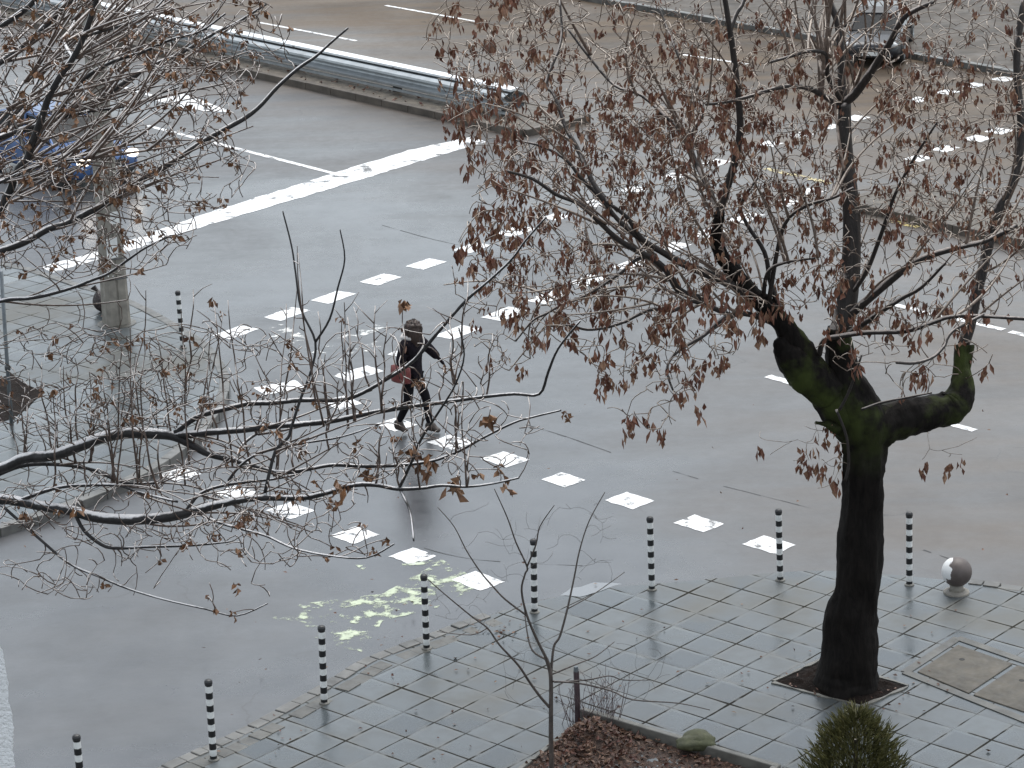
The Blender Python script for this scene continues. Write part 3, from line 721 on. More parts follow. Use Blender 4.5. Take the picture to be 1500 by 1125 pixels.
# ------------------------------------------------------------------ trees
class Tree:
    def __init__(s, y0): s.y0 = y0; s.px = []; s.nodes = []; s.dirs = []; s.rad = []
    def spine(s, mb, pts, r0, r1, off_end=0.0, start=None, n=7, rough=.0, radii=None, jit=.0):
        best = None
        for (u, v, o) in s.px:
            d = math.hypot(u - pts[0][0], v - pts[0][1])
            if d < 40 and (best is None or d < best[0]): best = (d, o)
        o0 = start if start is not None else (best[1] if best else 0.0)
        k = len(pts); P = []; Rr = []
        Ls = [0]
        for i in range(1, k): Ls.append(Ls[-1] + math.hypot(pts[i][0] - pts[i - 1][0], pts[i][1] - pts[i - 1][1]))
        for i, q in enumerate(pts):
            f = Ls[i] / Ls[-1]; o = o0 + (off_end - o0) * f
            p = V(q[0], q[1], s.y0 + o); P.append(p); s.px.append((q[0], q[1], o))
            rp = radii[i] if radii else r0 + (r1 - r0) * f
            Rr.append(rp * (p - CAM).dot(fwd) / FPX)
        Q = smooth_path(P, 4); RQ = []
        for i in range(len(P) - 1):
            for j in range(4): RQ.append(Rr[i] + (Rr[i + 1] - Rr[i]) * j / 4)
        RQ.append(Rr[-1])
        for i in range(1, len(Q) - 1): Q[i] = Q[i] + rv(jit)
        mb.tube(Q, RQ, n, rough); s.reg(Q, RQ); return Q
    def reg(s, Q, RQ):
        for i in range(len(Q)):
            t = (Q[min(i + 1, len(Q) - 1)] - Q[max(i - 1, 0)]).normalized()
            s.nodes.append(tuple(Q[i])); s.dirs.append(tuple(t)); s.rad.append(RQ[i])
    def fill(s, mb, ells, r_max, r_tip, upb=.25, seg=.12, tips=None, wig=.12, side=4, maxlen=9):
        T = []
        for (cu, cv, ru, rv_, o0, o1, cnt) in ells:
            for _ in range(cnt):
                while 1:
                    a, b = random.uniform(-1, 1), random.uniform(-1, 1)
                    if a * a + b * b < 1: break
                T.append(V(cu + a * ru, cv + b * rv_, s.y0 + random.uniform(o0, o1)))
        A = np.array(s.nodes)
        T.sort(key=lambda q: float(np.min(np.sum((A - np.array(q)) ** 2, 1))))
        for q in T:
            A = np.array(s.nodes) if len(s.nodes) != len(A) else A
            d2 = np.sum((A - np.array(q)) ** 2, 1); i = int(np.argmin(d2)); dl = math.sqrt(d2[i])
            if dl < .05 or dl > maxlen: continue
            p = Vector(s.nodes[i]); dr = Vector(s.dirs[i])
            c = p.lerp(q, .45) + (dr * .42 + Vector((0, 0, upb)) + rv(.07)) * dl * .6
            nseg = max(3, int(dl / seg)); Q = []
            for k in range(nseg + 1):
                t = k / nseg; Q.append(p * (1 - t) ** 2 + c * 2 * t * (1 - t) + q * t * t + (rv(wig * dl * .06) if 0 < k < nseg else Vector()))
            rs = min(s.rad[i] * .6, r_max * (.55 + .45 * min(1, dl / 1.2))); rs = max(rs, r_tip * 1.3)
            RQ = [rs + (r_tip - rs) * k / nseg for k in range(nseg + 1)]
            mb.tube(Q, RQ, side); s.reg(Q, RQ)
            A = np.vstack([A, np.array([tuple(x) for x in Q])])
            if tips is not None: tips.append((Q, RQ))

def branchlets(tr, mb, count, box, ang, ln, r0, bow, oo, dist=None):
    cand = [q for q in tr.px if box[0] < q[0] < box[2] and box[1] < q[1] < box[3]]
    for _ in range(count):
        u, v, o = random.choice(cand); u += random.uniform(-8, 8)
        a = ang(u, v) + random.gauss(0, .28); l = random.uniform(*ln); bw = random.uniform(*bow) * random.choice((1, 1, 1, -.4)); pts = []
        for k in range(6):
            t = k / 5; pts.append((u + l * t * math.cos(a + bw * t), v - l * t * math.sin(a + bw * t)))
        tr.spine(mb, pts, r0 * random.uniform(.7, 1.15), .9, o + random.uniform(*oo), start=o, n=5)

# --- big box elder on the pavement
base = G(1242, 1004, PAV); bt = Tree(base.y)
big = tag(empty('box_elder_tree', base), 'thick dark pollarded tree in a soil pit, bare branches hung with brown seed clusters', 'tree')
mb = MB()
bt.spine(mb, [(1240, 1022), (1241, 1000), (1243, 970), (1247, 905), (1257, 850), (1262, 750), (1265, 700), (1266, 660), (1262, 620), (1248, 585), (1236, 555), (1229, 520), (1228, 480)], 0, 0, 0, n=14, rough=.035,
         radii=[52, 47, 43, 38, 33, 31, 31.5, 34, 38, 36, 30, 24, 17])
bt.spine(mb, [(1252, 632), (1228, 598), (1200, 560), (1180, 530), (1162, 500), (1142, 470), (1112, 440), (1085, 412), (1062, 380), (1049, 345), (1052, 312)], 0, 0, -.5, n=12, rough=.04, start=0.0,
         radii=[26, 28, 27, 24, 19, 16.5, 14, 13, 10.5, 9, 8])
bt.spine(mb, [(1215, 575), (1180, 545), (1158, 522), (1146, 508), (1140, 496)], 0, 0, -.35, n=10, rough=.06, start=-.1, radii=[30, 28, 22, 15, 7])          # old pruning knob
bt.spine(mb, [(1268, 640), (1300, 620), (1335, 610), (1370, 603), (1395, 594), (1406, 572), (1408, 540), (1411, 505)], 0, 0, .6, n=12, rough=.05, start=0.0, radii=[32, 31, 27, 25, 27, 20, 14, 14.5])
bt.spine(mb, [(1228, 630), (1212, 622), (1195, 619)], 7, 2.5, -.3, n=7, rough=.1, start=-.2)
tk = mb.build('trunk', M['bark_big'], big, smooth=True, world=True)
bm = bmesh.new(); bm.from_mesh(tk.data); bmesh.ops.subdivide_edges(bm, edges=bm.edges, cuts=2, use_grid_fill=True); bm.normal_update()
from mathutils import noise as mn
for v in bm.verts:
    q = v.co; sq = Vector((q.x * 5.5, q.y * 5.5, q.z * 1.3)); f = mn.noise(q * 2.1) * .035 + mn.noise(sq * 1.6) * .03 + mn.noise(q * 16) * .008
    if q.z < .5 + PAV: f += (.5 + PAV - q.z) * .06 * abs(math.sin(2.5 * math.atan2(q.y - base.y, q.x - base.x)))
    v.co = q + v.normal * f
bm.to_mesh(tk.data); bm.free()
mb = MB()
sp = bt.spine
sp(mb, [(1228, 490), (1238, 455), (1245, 400), (1247, 350), (1246, 300), (1241, 250), (1237, 200), (1237, 150)], 17, 9.5, .4)
sp(mb, [(1237, 152), (1233, 120), (1231, 70), (1226, 30), (1214, 0), (1200, -60), (1205, -140)], 6.5, 4, 1.0)
sp(mb, [(1237, 150), (1252, 138), (1270, 114), (1290, 84), (1305, 60), (1322, 28), (1342, 14), (1367, 4)], 7, 3.5, -.2)
sp(mb, [(1236, 155), (1222, 130), (1212, 110), (1210, 80), (1185, 75), (1160, 82), (1125, 92)], 4, 2, -.8)
sp(mb, [(1232, 158), (1205, 140), (1180, 128), (1150, 127), (1120, 134), (1095, 142), (1060, 150), (1034, 153)], 4.5, 2, -1.2)
sp(mb, [(1052, 318), (1063, 280), (1075, 240), (1084, 190), (1080, 130), (1073, 70), (1069, 45), (1062, 0), (1050, -60)], 6.5, 3.5, -.9)
sp(mb, [(1069, 48), (1078, 22), (1090, 0), (1100, -50)], 3.5, 2, -.5)
sp(mb, [(1050, 335), (1046, 300), (1035, 270), (1020, 240), (1005, 205), (985, 180), (960, 160)], 6, 2, .6)
sp(mb, [(1112, 440), (1075, 418), (1033, 400), (1000, 386), (975, 372), (940, 350), (920, 320), (895, 300)], 9, 2.5, -1.0)
sp(mb, [(1040, 438), (1020, 435), (1007, 432), (991, 421), (977, 397), (956, 379), (929, 365), (903, 349), (881, 328), (849, 299), (815, 285), (780, 262), (740, 250)], 6, 2, -1.6, start=-.5)
sp(mb, [(1138, 475), (1100, 461), (1073, 461), (1052, 472), (1031, 491), (1001, 509), (983, 525), (977, 545), (986, 572)], 5, 1.5, -1.3)
sp(mb, [(1070, 462), (1030, 446), (1010, 442), (983, 456), (956, 453), (935, 461), (913, 472), (887, 480), (860, 483), (833, 477), (800, 478)], 4, 1.5, -1.8)
sp(mb, [(985, 412), (960, 380), (935, 379), (913, 397), (897, 408), (873, 424), (849, 437), (825, 445), (801, 459), (780, 470), (755, 500)], 3.5, 1.5, -1.4)
sp(mb, [(895, 300), (870, 270), (845, 215), (830, 190), (812, 140), (800, 120), (822, 60), (820, 0)], 4, 1.5, .5)
sp(mb, [(940, 352), (905, 322), (880, 290), (850, 260), (830, 235), (795, 215), (755, 205)], 4, 1.5, -.6)
sp(mb, [(1020, 240), (1010, 200), (1030, 160), (1005, 110), (985, 60), (965, 10)], 3.5, 1.5, 1.5)
sp(mb, [(985, 180), (940, 140), (900, 125), (860, 80), (830, 40)], 3, 1.5, 1.2)
sp(mb, [(1411, 505), (1420, 478), (1428, 440), (1438, 400), (1450, 350), (1465, 300), (1480, 275), (1492, 230), (1496, 180), (1491, 130), (1490, 70), (1500, 0)], 9, 5, 1.4)
sp(mb, [(1236, 470), (1270, 440), (1308, 408), (1335, 387), (1367, 373), (1415, 360), (1447, 352), (1490, 330)], 7, 3, -.8)
sp(mb, [(1230, 495), (1252, 483), (1287, 459), (1321, 437), (1350, 421), (1385, 385)], 5, 2, -1.2)
sp(mb, [(1200, 520), (1207, 499), (1233, 492), (1270, 487), (1327, 485), (1367, 472), (1393, 464), (1441, 463), (1500, 467), (1560, 470)], 4.2, 2.5, -1.6, start=-.3)
sp(mb, [(1441, 461), (1400, 482), (1388, 495), (1383, 507), (1367, 523), (1340, 532), (1313, 531)], 2.6, 2.2, -1.9)
sp(mb, [(1240, 440), (1268, 400), (1290, 345), (1305, 300), (1318, 270), (1340, 230), (1372, 180)], 4, 1.6, -.7)
sp(mb, [(1125, 450), (1140, 360), (1155, 320), (1185, 300), (1220, 290), (1250, 275)], 4, 2, -1.0)
sp(mb, [(1118, 440), (1124, 400), (1148, 385), (1195, 378)], 3.5, 1.6, -.9)
sp(mb, [(1150, 470), (1130, 420), (1120, 370), (1095, 330), (1085, 300), (1110, 260)], 4.5, 2, -.3)
sp(mb, [(1230, 600), (1245, 570), (1262, 520)], 2.5, 1.6, -.7, start=-.55)
sp(mb, [(1262, 600), (1290, 590), (1330, 582), (1365, 575)], 2.2, 1.5, -.8, start=-.6)
sp(mb, [(1238, 705), (1243, 680), (1240, 640), (1225, 600)], 2.4, 2, -.4, start=-.35)
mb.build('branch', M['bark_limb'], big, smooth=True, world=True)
mb = MB()
def fan(u, v): return math.atan2(470 - v + 60, u - 1190) * .75 + math.pi / 2 * .25 + (.25 if u < 1000 else 0)
branchlets(bt, mb, 60, (780, 60, 1240, 470), fan, (90, 230), 2.6, (-.5, .5), (-1.0, 1.2))
branchlets(bt, mb, 50, (1180, 0, 1500, 480), fan, (90, 220), 2.5, (-.5, .5), (-1.0, 1.2))
branchlets(bt, mb, 12, (800, 380, 1080, 520), lambda u, v: 3.5, (60, 130), 2.0, (.0, .6), (-.5, .3))
tips = []
bt.fill(mb, [(900, 320, 215, 160, -2.4, 2.0, 1000), (860, 150, 215, 150, -1.5, 2.6, 950), (1060, 170, 180, 180, -1.5, 2.5, 950), (960, 440, 165, 120, -2.4, .2, 380),
             (745, 410, 85, 130, -2.2, -.8, 200), (1240, 150, 180, 180, -1.6, 2.4, 850), (1410, 180, 130, 210, -1.6, 2.0, 720), (1350, 370, 170, 120, -1.6, 1.6, 420),
             (1160, 350, 110, 110, -1.4, .8, 300), (950, 560, 75, 70, -2, -1.0, 80), (1330, 500, 140, 70, -1.8, .8, 130), (1060, -60, 400, 70, -1, 2.5, 260), (720, 60, 110, 80, 0, 2.5, 150)], .0155, .005, .35, .12, tips, wig=.055)
bt.fill(mb, [(1205, 665, 28, 60, -.5, .1, 22), (1150, 640, 40, 40, -.5, 0, 8), (1390, 650, 50, 40, 0, .6, 10)], .006, .003, -.1, .08, tips, wig=.3)
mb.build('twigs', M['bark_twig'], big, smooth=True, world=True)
def uv_of(p):
    d = Vector(p) - CAM; z = d.dot(fwd); return 750 + FPX * d.dot(rt) / z, 562.5 - FPX * d.dot(upv) / z
mb = MB(); nclus = 0
def seedcluster(mb, p, s=1.0, n=None):
    for _ in range(n or random.randint(4, 9)):
        ax = Vector((random.gauss(0, .24), random.gauss(0, .24), -1)); q = p + rv(.022 * s) + Vector((0, 0, -random.uniform(0, .07) * s))
        leafquad(mb, q, ax, rv(), random.uniform(.055, .11) * s, random.uniform(.028, .046) * s, .35)
def stem(mb, p, q): mb.tube([p, q], [.0022, .0018], 3)
for (Q, RQ) in tips:
    e = Q[-1]; u, v = uv_of(e)
    # seed clusters hang mostly on the left half of the crown (a fruiting part)
    x = (u - 650) / 850
    dens = (.34 if v > 230 else .40) if u < 1100 else .30
    if v > 600: dens = .5
    if v < 120 : dens *= .75
    for k in range(len(Q) // 2, len(Q)):
        if random.random() < dens * (.62 if k == len(Q) - 1 else .17):
            p = Q[k] + Vector((0, 0, -.012)); seedcluster(mb, p + Vector((random.gauss(0, .015), random.gauss(0, .015), -random.uniform(0, .05))), random.uniform(.7, 1.3) * (1.28 if v > 400 else 1.2 if u < 780 else 1)); nclus += 1
mb.build('seed_clusters', M['seed'], big, world=True)
print('seed clusters', nclus, 'tips', len(tips))

# --- tree at the left, trunk outside the picture
lt = Tree(17.2); tb = V(-330, 900, 17.2)
lft = tag(empty('street_tree', (tb.x, tb.y, PAV)), 'bare grey tree reaching in from the left with few withered leaves', 'tree')
mb = MB()
Pt = [Vector((tb.x - .1, tb.y, -.1)), Vector((tb.x - .05, tb.y, 2.0)), Vector((tb.x, tb.y, 4.5)), V(-300, 800, 17.2), V(-260, 620, 17.2), V(-240, 420, 17.2), V(-200, 150, 17.2), V(-180, -150, 17.2)]
Q = smooth_path(Pt, 4); RQ = [.24 - .17 * i / (len(Q) - 1) for i in range(len(Q))]
mb.tube(Q, RQ, 12, .04); lt.reg(Q, RQ)
for (u, v) in ((-330, 900), (-300, 800), (-260, 620), (-240, 420), (-200, 150)): lt.px.append((u, v, 0.0))
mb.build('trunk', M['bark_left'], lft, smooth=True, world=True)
mb = MB(); sp = lt.spine
sp(mb, [(-270, 660), (-180, 690), (-90, 700), (0, 686), (35, 671), (77, 667), (115, 654), (149, 641), (187, 634), (227, 635), (256, 639), (283, 653), (307, 665), (347, 675), (373, 683), (403, 691), (430, 691), (457, 686), (489, 681), (537, 683), (590, 681), (633, 675), (670, 662), (710, 640), (753, 619), (780, 611), (822, 601)], 9, 1.6, -1.4, start=0.0,
   radii=[11, 10, 9, 8, 8.2, 8.5, 8.5, 8.6, 8.6, 8.2, 7.4, 6, 5.4, 4.6, 3.8, 3.4, 3.2, 3, 3, 2.8, 2.7, 2.5, 2.2, 2, 1.8, 1.6, 1.4])
sp(mb, [(257, 634), (288, 611), (333, 598), (365, 591), (400, 590), (440, 586), (494, 586), (523, 579), (563, 557), (606, 528), (643, 485), (683, 440), (723, 405), (750, 379), (770, 352), (800, 318)], 4.6, 1.5, -.9)
sp(mb, [(256, 638), (307, 633), (360, 629), (400, 624), (443, 621), (483, 617), (537, 606), (590, 597), (643, 590), (710, 581), (753, 577), (790, 577), (803, 545), (818, 510), (850, 470)], 5.6, 1.5, -1.9)
sp(mb, [(-270, 700), (-180, 730), (-90, 735), (0, 731), (27, 734), (67, 742), (107, 748), (139, 757), (187, 761), (240, 758), (280, 750), (320, 739), (360, 731), (390, 729), (443, 729), (478, 722), (515, 711), (550, 710), (582, 716), (617, 715), (649, 711), (683, 713), (723, 708), (760, 700)], 9, 1.6, -2.2, start=0.0,
   radii=[11, 10, 9, 8, 7.8, 7.8, 8, 8.2, 8.3, 7.8, 7.2, 6.2, 5.4, 4.8, 4.4, 3.8, 3.8, 3.6, 3.2, 2.6, 2.3, 2, 1.8, 1.5])
sp(mb, [(388, 722), (403, 662), (422, 641), (427, 625), (440, 585), (455, 545), (462, 501), (441, 453), (433, 400), (427, 360), (414, 309)], 2.7, 1.1, -1.0)
sp(mb, [(462, 501), (483, 467), (495, 421), (505, 379), (498, 336)], 1.9, .9, -1.3)
sp(mb, [(585, 715), (606, 670), (617, 643), (643, 603), (667, 563), (680, 520), (672, 480)], 2.5, 1.0, -2.6)
sp(mb, [(587, 719), (601, 750), (606, 792)], 2.4, 1.3, -2.3)
sp(mb, [(-120, 705), (-50, 720), (0, 694), (40, 681), (93, 681), (139, 689), (181, 707), (230, 707)], 4, 2, -.3)
sp(mb, [(28, 733), (80, 715), (120, 711), (173, 711), (203, 721), (260, 735)], 3.4, 1.8, -1.4)
sp(mb, [(272, 750), (293, 723), (333, 710), (400, 702), (440, 694)], 3, 1.5, -1.0)
sp(mb, [(108, 748), (123, 777), (149, 798), (171, 803), (213, 801), (280, 799), (341, 793)], 3, 1.5, -1.2)
sp(mb, [(0, 738), (53, 785), (101, 825), (144, 844), (187, 862), (240, 878), (301, 892), (347, 902), (392, 884)], 2.4, 1.1, -1.9)
sp(mb, [(284, 749), (320, 765), (350, 774), (390, 785), (430, 803), (483, 814), (537, 817), (577, 797)], 2.5, 1.2, -2.6)
sp(mb, [(347, 675), (353, 655), (375, 636), (425, 612)], 2.8, 1.6, -.2)
sp(mb, [(335, 704), (350, 684), (380, 664), (440, 650), (500, 640), (560, 620)], 2.4, 1.2, -1.5)
# upper branches
sp(mb, [(-240, 470), (-120, 420), (-60, 395), (0, 368), (35, 355), (69, 336), (96, 328), (133, 309), (160, 296), (203, 267), (240, 245), (267, 227), (301, 205), (333, 187), (360, 172), (381, 155), (400, 134), (414, 120), (438, 99), (462, 83), (483, 64), (510, 41)], 9, 1.6, 1.0, start=0.0,
   radii=[9, 8, 7, 5.6, 5.5, 5.4, 5.2, 5, 5, 4.8, 4.6, 4.4, 4.2, 4, 3.6, 3.4, 3.2, 3, 2.8, 2.4, 2, 1.5])
sp(mb, [(-240, 500), (-120, 470), (0, 441), (40, 437), (69, 432), (107, 421), (133, 411), (160, 400), (187, 381), (213, 363), (250, 345)], 5, 1.5, -.8, start=0.0)
sp(mb, [(-230, 420), (-100, 380), (-30, 350), (5, 300), (27, 248), (40, 232), (48, 208), (61, 173), (72, 141), (88, 112), (107, 85), (123, 53), (141, 0), (155, -60)], 8, 4, -.5, start=0.0)
sp(mb, [(-230, 400), (-120, 300), (-50, 225), (11, 197), (53, 184), (85, 171), (112, 163), (149, 144), (187, 117), (229, 93), (261, 80), (315, 48), (344, 35), (390, 6)], 7, 1.8, 1.6, start=0.0)
sp(mb, [(85, 171), (95, 150), (115, 125), (139, 104), (171, 88), (213, 75), (248, 59), (293, 46), (330, 20)], 4, 1.5, .4)
sp(mb, [(93, 171), (133, 163), (187, 155), (229, 139), (262, 128)], 2.6, 1.3, .9)
sp(mb, [(-100, 300), (-40, 280), (0, 267), (35, 251), (67, 240), (91, 235), (130, 232)], 3.5, 1.6, -1.0)
sp(mb, [(-210, 220), (-100, 160), (0, 91), (35, 67), (67, 37), (88, 16), (107, -4), (130, -50)], 6, 4, .8, start=0.0)
sp(mb, [(-200, 160), (-80, 90), (19, 27), (53, -2), (80, -40)], 6, 4, -.6, start=0.0)
sp(mb, [(-60, 240), (0, 195), (16, 173), (43, 144), (60, 110), (95, 70)], 4, 2, 1.3)
sp(mb, [(40, 232), (25, 190), (17, 160), (35, 120), (70, 95), (100, 80)], 3, 1.5, .5)
sp(mb, [(123, 53), (150, 45), (200, 30), (235, 5), (250, -20)], 3, 1.6, 0)
sp(mb, [(107, 85), (95, 60), (110, 30), (118, 0)], 3, 1.6, .8)
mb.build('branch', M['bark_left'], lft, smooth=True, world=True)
mb = MB()
branchlets(lt, mb, 120, (-130, -20, 200, 330), lambda u, v: .62, (110, 270), 2.8, (-.3, .35), (-.5, .9))
branchlets(lt, mb, 26, (40, 40, 330, 260), lambda u, v: .5, (60, 160), 2.2, (-.3, .35), (-.4, .6))
branchlets(lt, mb, 26, (-100, 240, 200, 450), lambda u, v: .2, (60, 190), 2.1, (-.3, .4), (-.5, .5))
branchlets(lt, mb, 26, (-60, 600, 420, 780), lambda u, v: .15, (80, 220), 2.0, (-.5, .5), (-.5, .4))
ltips = []
lt.fill(mb, [(130, 130, 230, 150, -1.4, 2.0, 1600), (110, 320, 190, 90, -1.3, 1.2, 608), (300, 60, 130, 80, -.5, 1.8, 240), (290, 250, 90, 60, -.8, 1.2, 144),
             (110, 560, 170, 90, -1.2, .3, 416), (300, 560, 180, 90, -1.6, -.2, 330), (560, 560, 160, 80, -2.2, -.7, 70),
             (200, 740, 230, 60, -1.8, .3, 480), (430, 690, 180, 60, -2.2, -.8, 304), (400, 790, 170, 45, -2.4, -1.0, 144), (120, 830, 140, 50, -1.8, 0, 96), (690, 640, 110, 60, -2.4, -1.2, 112), (340, 850, 60, 60, -2, -1.4, 16)], .0105, .0031, .1, .1, ltips, wig=.06)
# upright water shoots
for k in range(70):
    u0 = random.uniform(20, 720); best = [i for i, (u, v, o) in enumerate(lt.px) if abs(u - u0) < 25 and 560 < v < 720]
    if not best: continue
    u, v, o = lt.px[random.choice(best)]; ln = random.uniform(60, 230) * (1.15 if 150 < u < 520 else .7)
    b0 = random.uniform(-.3, .35); P = []
    for i in range(7):
        t = i / 6; P.append(V(u + ln * (b0 * t - .32 * b0 * t * t) + random.uniform(-3, 3), v - ln * t, lt.y0 + o + .25 * t * random.uniform(-1, 1)))
    Q = smooth_path(P, 2); RQ = [.0085 - .006 * i / (len(Q) - 1) for i in range(len(Q))]
    mb.tube(Q, RQ, 4); lt.reg(Q, RQ); ltips.append((Q, RQ))
    for j in range(3, len(Q) - 1):
        if random.random() < .35:
            d = Vector((random.choice((-1, 1)) * random.uniform(.4, 1), random.uniform(-.5, .5), random.uniform(.3, 1))).normalized(); l2 = random.uniform(.03, .2)
            mb.tube([Q[j], Q[j] + d * l2 * .5 + rv(.008), Q[j] + d * l2], [.004, .003, .002], 4)
mb.build('twigs', M['bark_lspray'], lft, smooth=True, world=True)
mb = MB()
def crumple(mb, p, s):
    for _ in range(random.randint(3, 6)):
        ax = Vector((random.gauss(0, .6), random.gauss(0, .6), -.7)); leafquad(mb, p + rv(.014 * s), ax, rv(), random.uniform(.04, .08) * s, random.uniform(.025, .05) * s, .5)
for (Q, RQ) in ltips:
    u, v = uv_of(Q[-1]); pr = .16 if v < 400 else .06
    if random.random() < pr: crumple(mb, Q[-1], random.uniform(.4, .95))
    if v < 330:
        for k in range(2, len(Q) - 1):
            if random.random() < .045: crumple(mb, Q[k], random.uniform(.4, .9))
for (u, v, s_) in ((498, 708, 1.7), (540, 690, 1.3), (660, 712, 1.8), (738, 705, 1.3), (713, 610, 1.5), (825, 603, .9), (620, 685, 1.6), (600, 655, 1.5), (590, 440, 1.1), (300, 585, 1.3), (345, 855, .9), (340, 897, .7), (150, 850, .9), (627, 668, 1.4), (608, 560, .7), (535, 690, 1.2), (635, 280, .0)):
    if not s_: continue
    T_ = [q for q in lt.px if math.hypot(q[0] - u, q[1] - v) < 60]; o = T_[0][2] if T_ else -1.5
    if T_: o = min(T_, key=lambda q: math.hypot(q[0] - u, q[1] - v))[2]
    crumple(mb, V(u, v, lt.y0 + o) , s_ * .85); crumple(mb, V(u + 4, v + 6, lt.y0 + o), s_ * .75)
mb.build('withered_leaves', M['leaf'], lft, world=True)

# --- young tree in the planter
yb = G(808, 1150, PAV); yt = Tree(yb.y); YS = .66
yg = tag(empty('young_tree', yb), 'slender young leafless tree rising from the planter bed', 'tree')
mb = MB(); sp = yt.spine
sp(mb, [(809, 1150), (808, 1125), (807, 1081), (807, 1038), (807, 998), (805, 980), (800, 964)], 6 * YS, 4.4 * YS, 0, start=0.0)
mb.build('trunk', M['bark_young'], yg, smooth=True, world=True)
mb = MB()
sp(mb, [(806, 985), (800, 964), (788, 940), (772, 902), (764, 865), (769, 841), (772, 830), (756, 795), (743, 758), (724, 716)], 3.6 * YS, 1.0 * YS, -.4)
sp(mb, [(807, 990), (811, 948), (820, 932), (831, 892), (841, 846), (849, 806), (863, 763), (886, 721)], 3.2 * YS, 1.0 * YS, .4)
sp(mb, [(805, 1036), (791, 1020), (775, 998), (759, 974), (732, 945), (714, 920), (691, 903), (651, 870), (625, 847)], 3.4 * YS, 1.0 * YS, -.6)
sp(mb, [(772, 902), (740, 878), (721, 858), (704, 838), (683, 806), (665, 771), (641, 743)], 2.4 * YS, .9 * YS, -.1)
sp(mb, [(809, 998), (849, 1001), (895, 1012), (927, 1025), (993, 1030), (1040, 1040)], 2.4 * YS, 1.0 * YS, -.5)
sp(mb, [(812, 999), (860, 996), (892, 990), (913, 996), (951, 996)], 2.2 * YS, .9 * YS, .3)
sp(mb, [(808, 988), (847, 972), (873, 961), (900, 940)], 2 * YS, .9 * YS, .5)
sp(mb, [(800, 966), (780, 953), (772, 925), (768, 890)], 2.6 * YS, 1.0 * YS, .3)
sp(mb, [(772, 830), (785, 798), (791, 771), (812, 740)], 2.2 * YS, .9 * YS, -.6)
sp(mb, [(831, 892), (870, 870), (915, 838)], 1.6 * YS, .8 * YS, .7)
sp(mb, [(714, 920), (690, 930), (640, 925)], 1.5 * YS, .8 * YS, -.3)
yt.fill(mb, [(740, 800, 70, 70, -.5, .4, 40), (850, 790, 60, 60, -.2, .6, 34), (700, 880, 70, 50, -.6, .2, 34), (920, 985, 70, 50, -.5, .5, 26), (780, 980, 50, 60, -.4, .4, 24)], .005 * YS, .0022 * YS, .1, .08, None, wig=.2)
mb.build('branch', M['bark_young'], yg, smooth=True, world=True)

# --- conifer at the bottom right
tp = V(1254, 1048, 24.0); cf = tag(empty('conifer', (tp.x, tp.y, PAV)), 'small olive green conifer cut off by the bottom edge of the photo', 'conifer')
H = tp.z - PAV
mb = MB(); mb.tube([(0, 0, -.1), (0, 0, H * .5), (0, 0, H * .9)], [.07, .05, .015], 8); mb.build('trunk', M['bark_limb'], cf)
mb = MB()
for k in range(15000):
    t = random.random() ** .8; z = H * (1 - t * .93); r = (.16 + .62 * min(1, t * 1.25) ** .75) * (1 - .25 * max(0, t - .7)) * (1 + .22 * math.sin(k % 29)) if t > .02 else .1
    r *= min(1, .35 + t * 9)
    a = random.uniform(0, 6.283); rr = r * math.sqrt(random.uniform(.25, 1.0))
    p = Vector((rr * math.cos(a), rr * math.sin(a), z + random.gauss(0, .04)))
    ax = Vector((math.cos(a) * .7, math.sin(a) * .7, 1.0)) + rv(.3)
    leafquad(mb, p, ax, rv(), random.uniform(.05, .16), random.uniform(.01, .024), .3)
mb.build('crown', M['thuja'], cf)

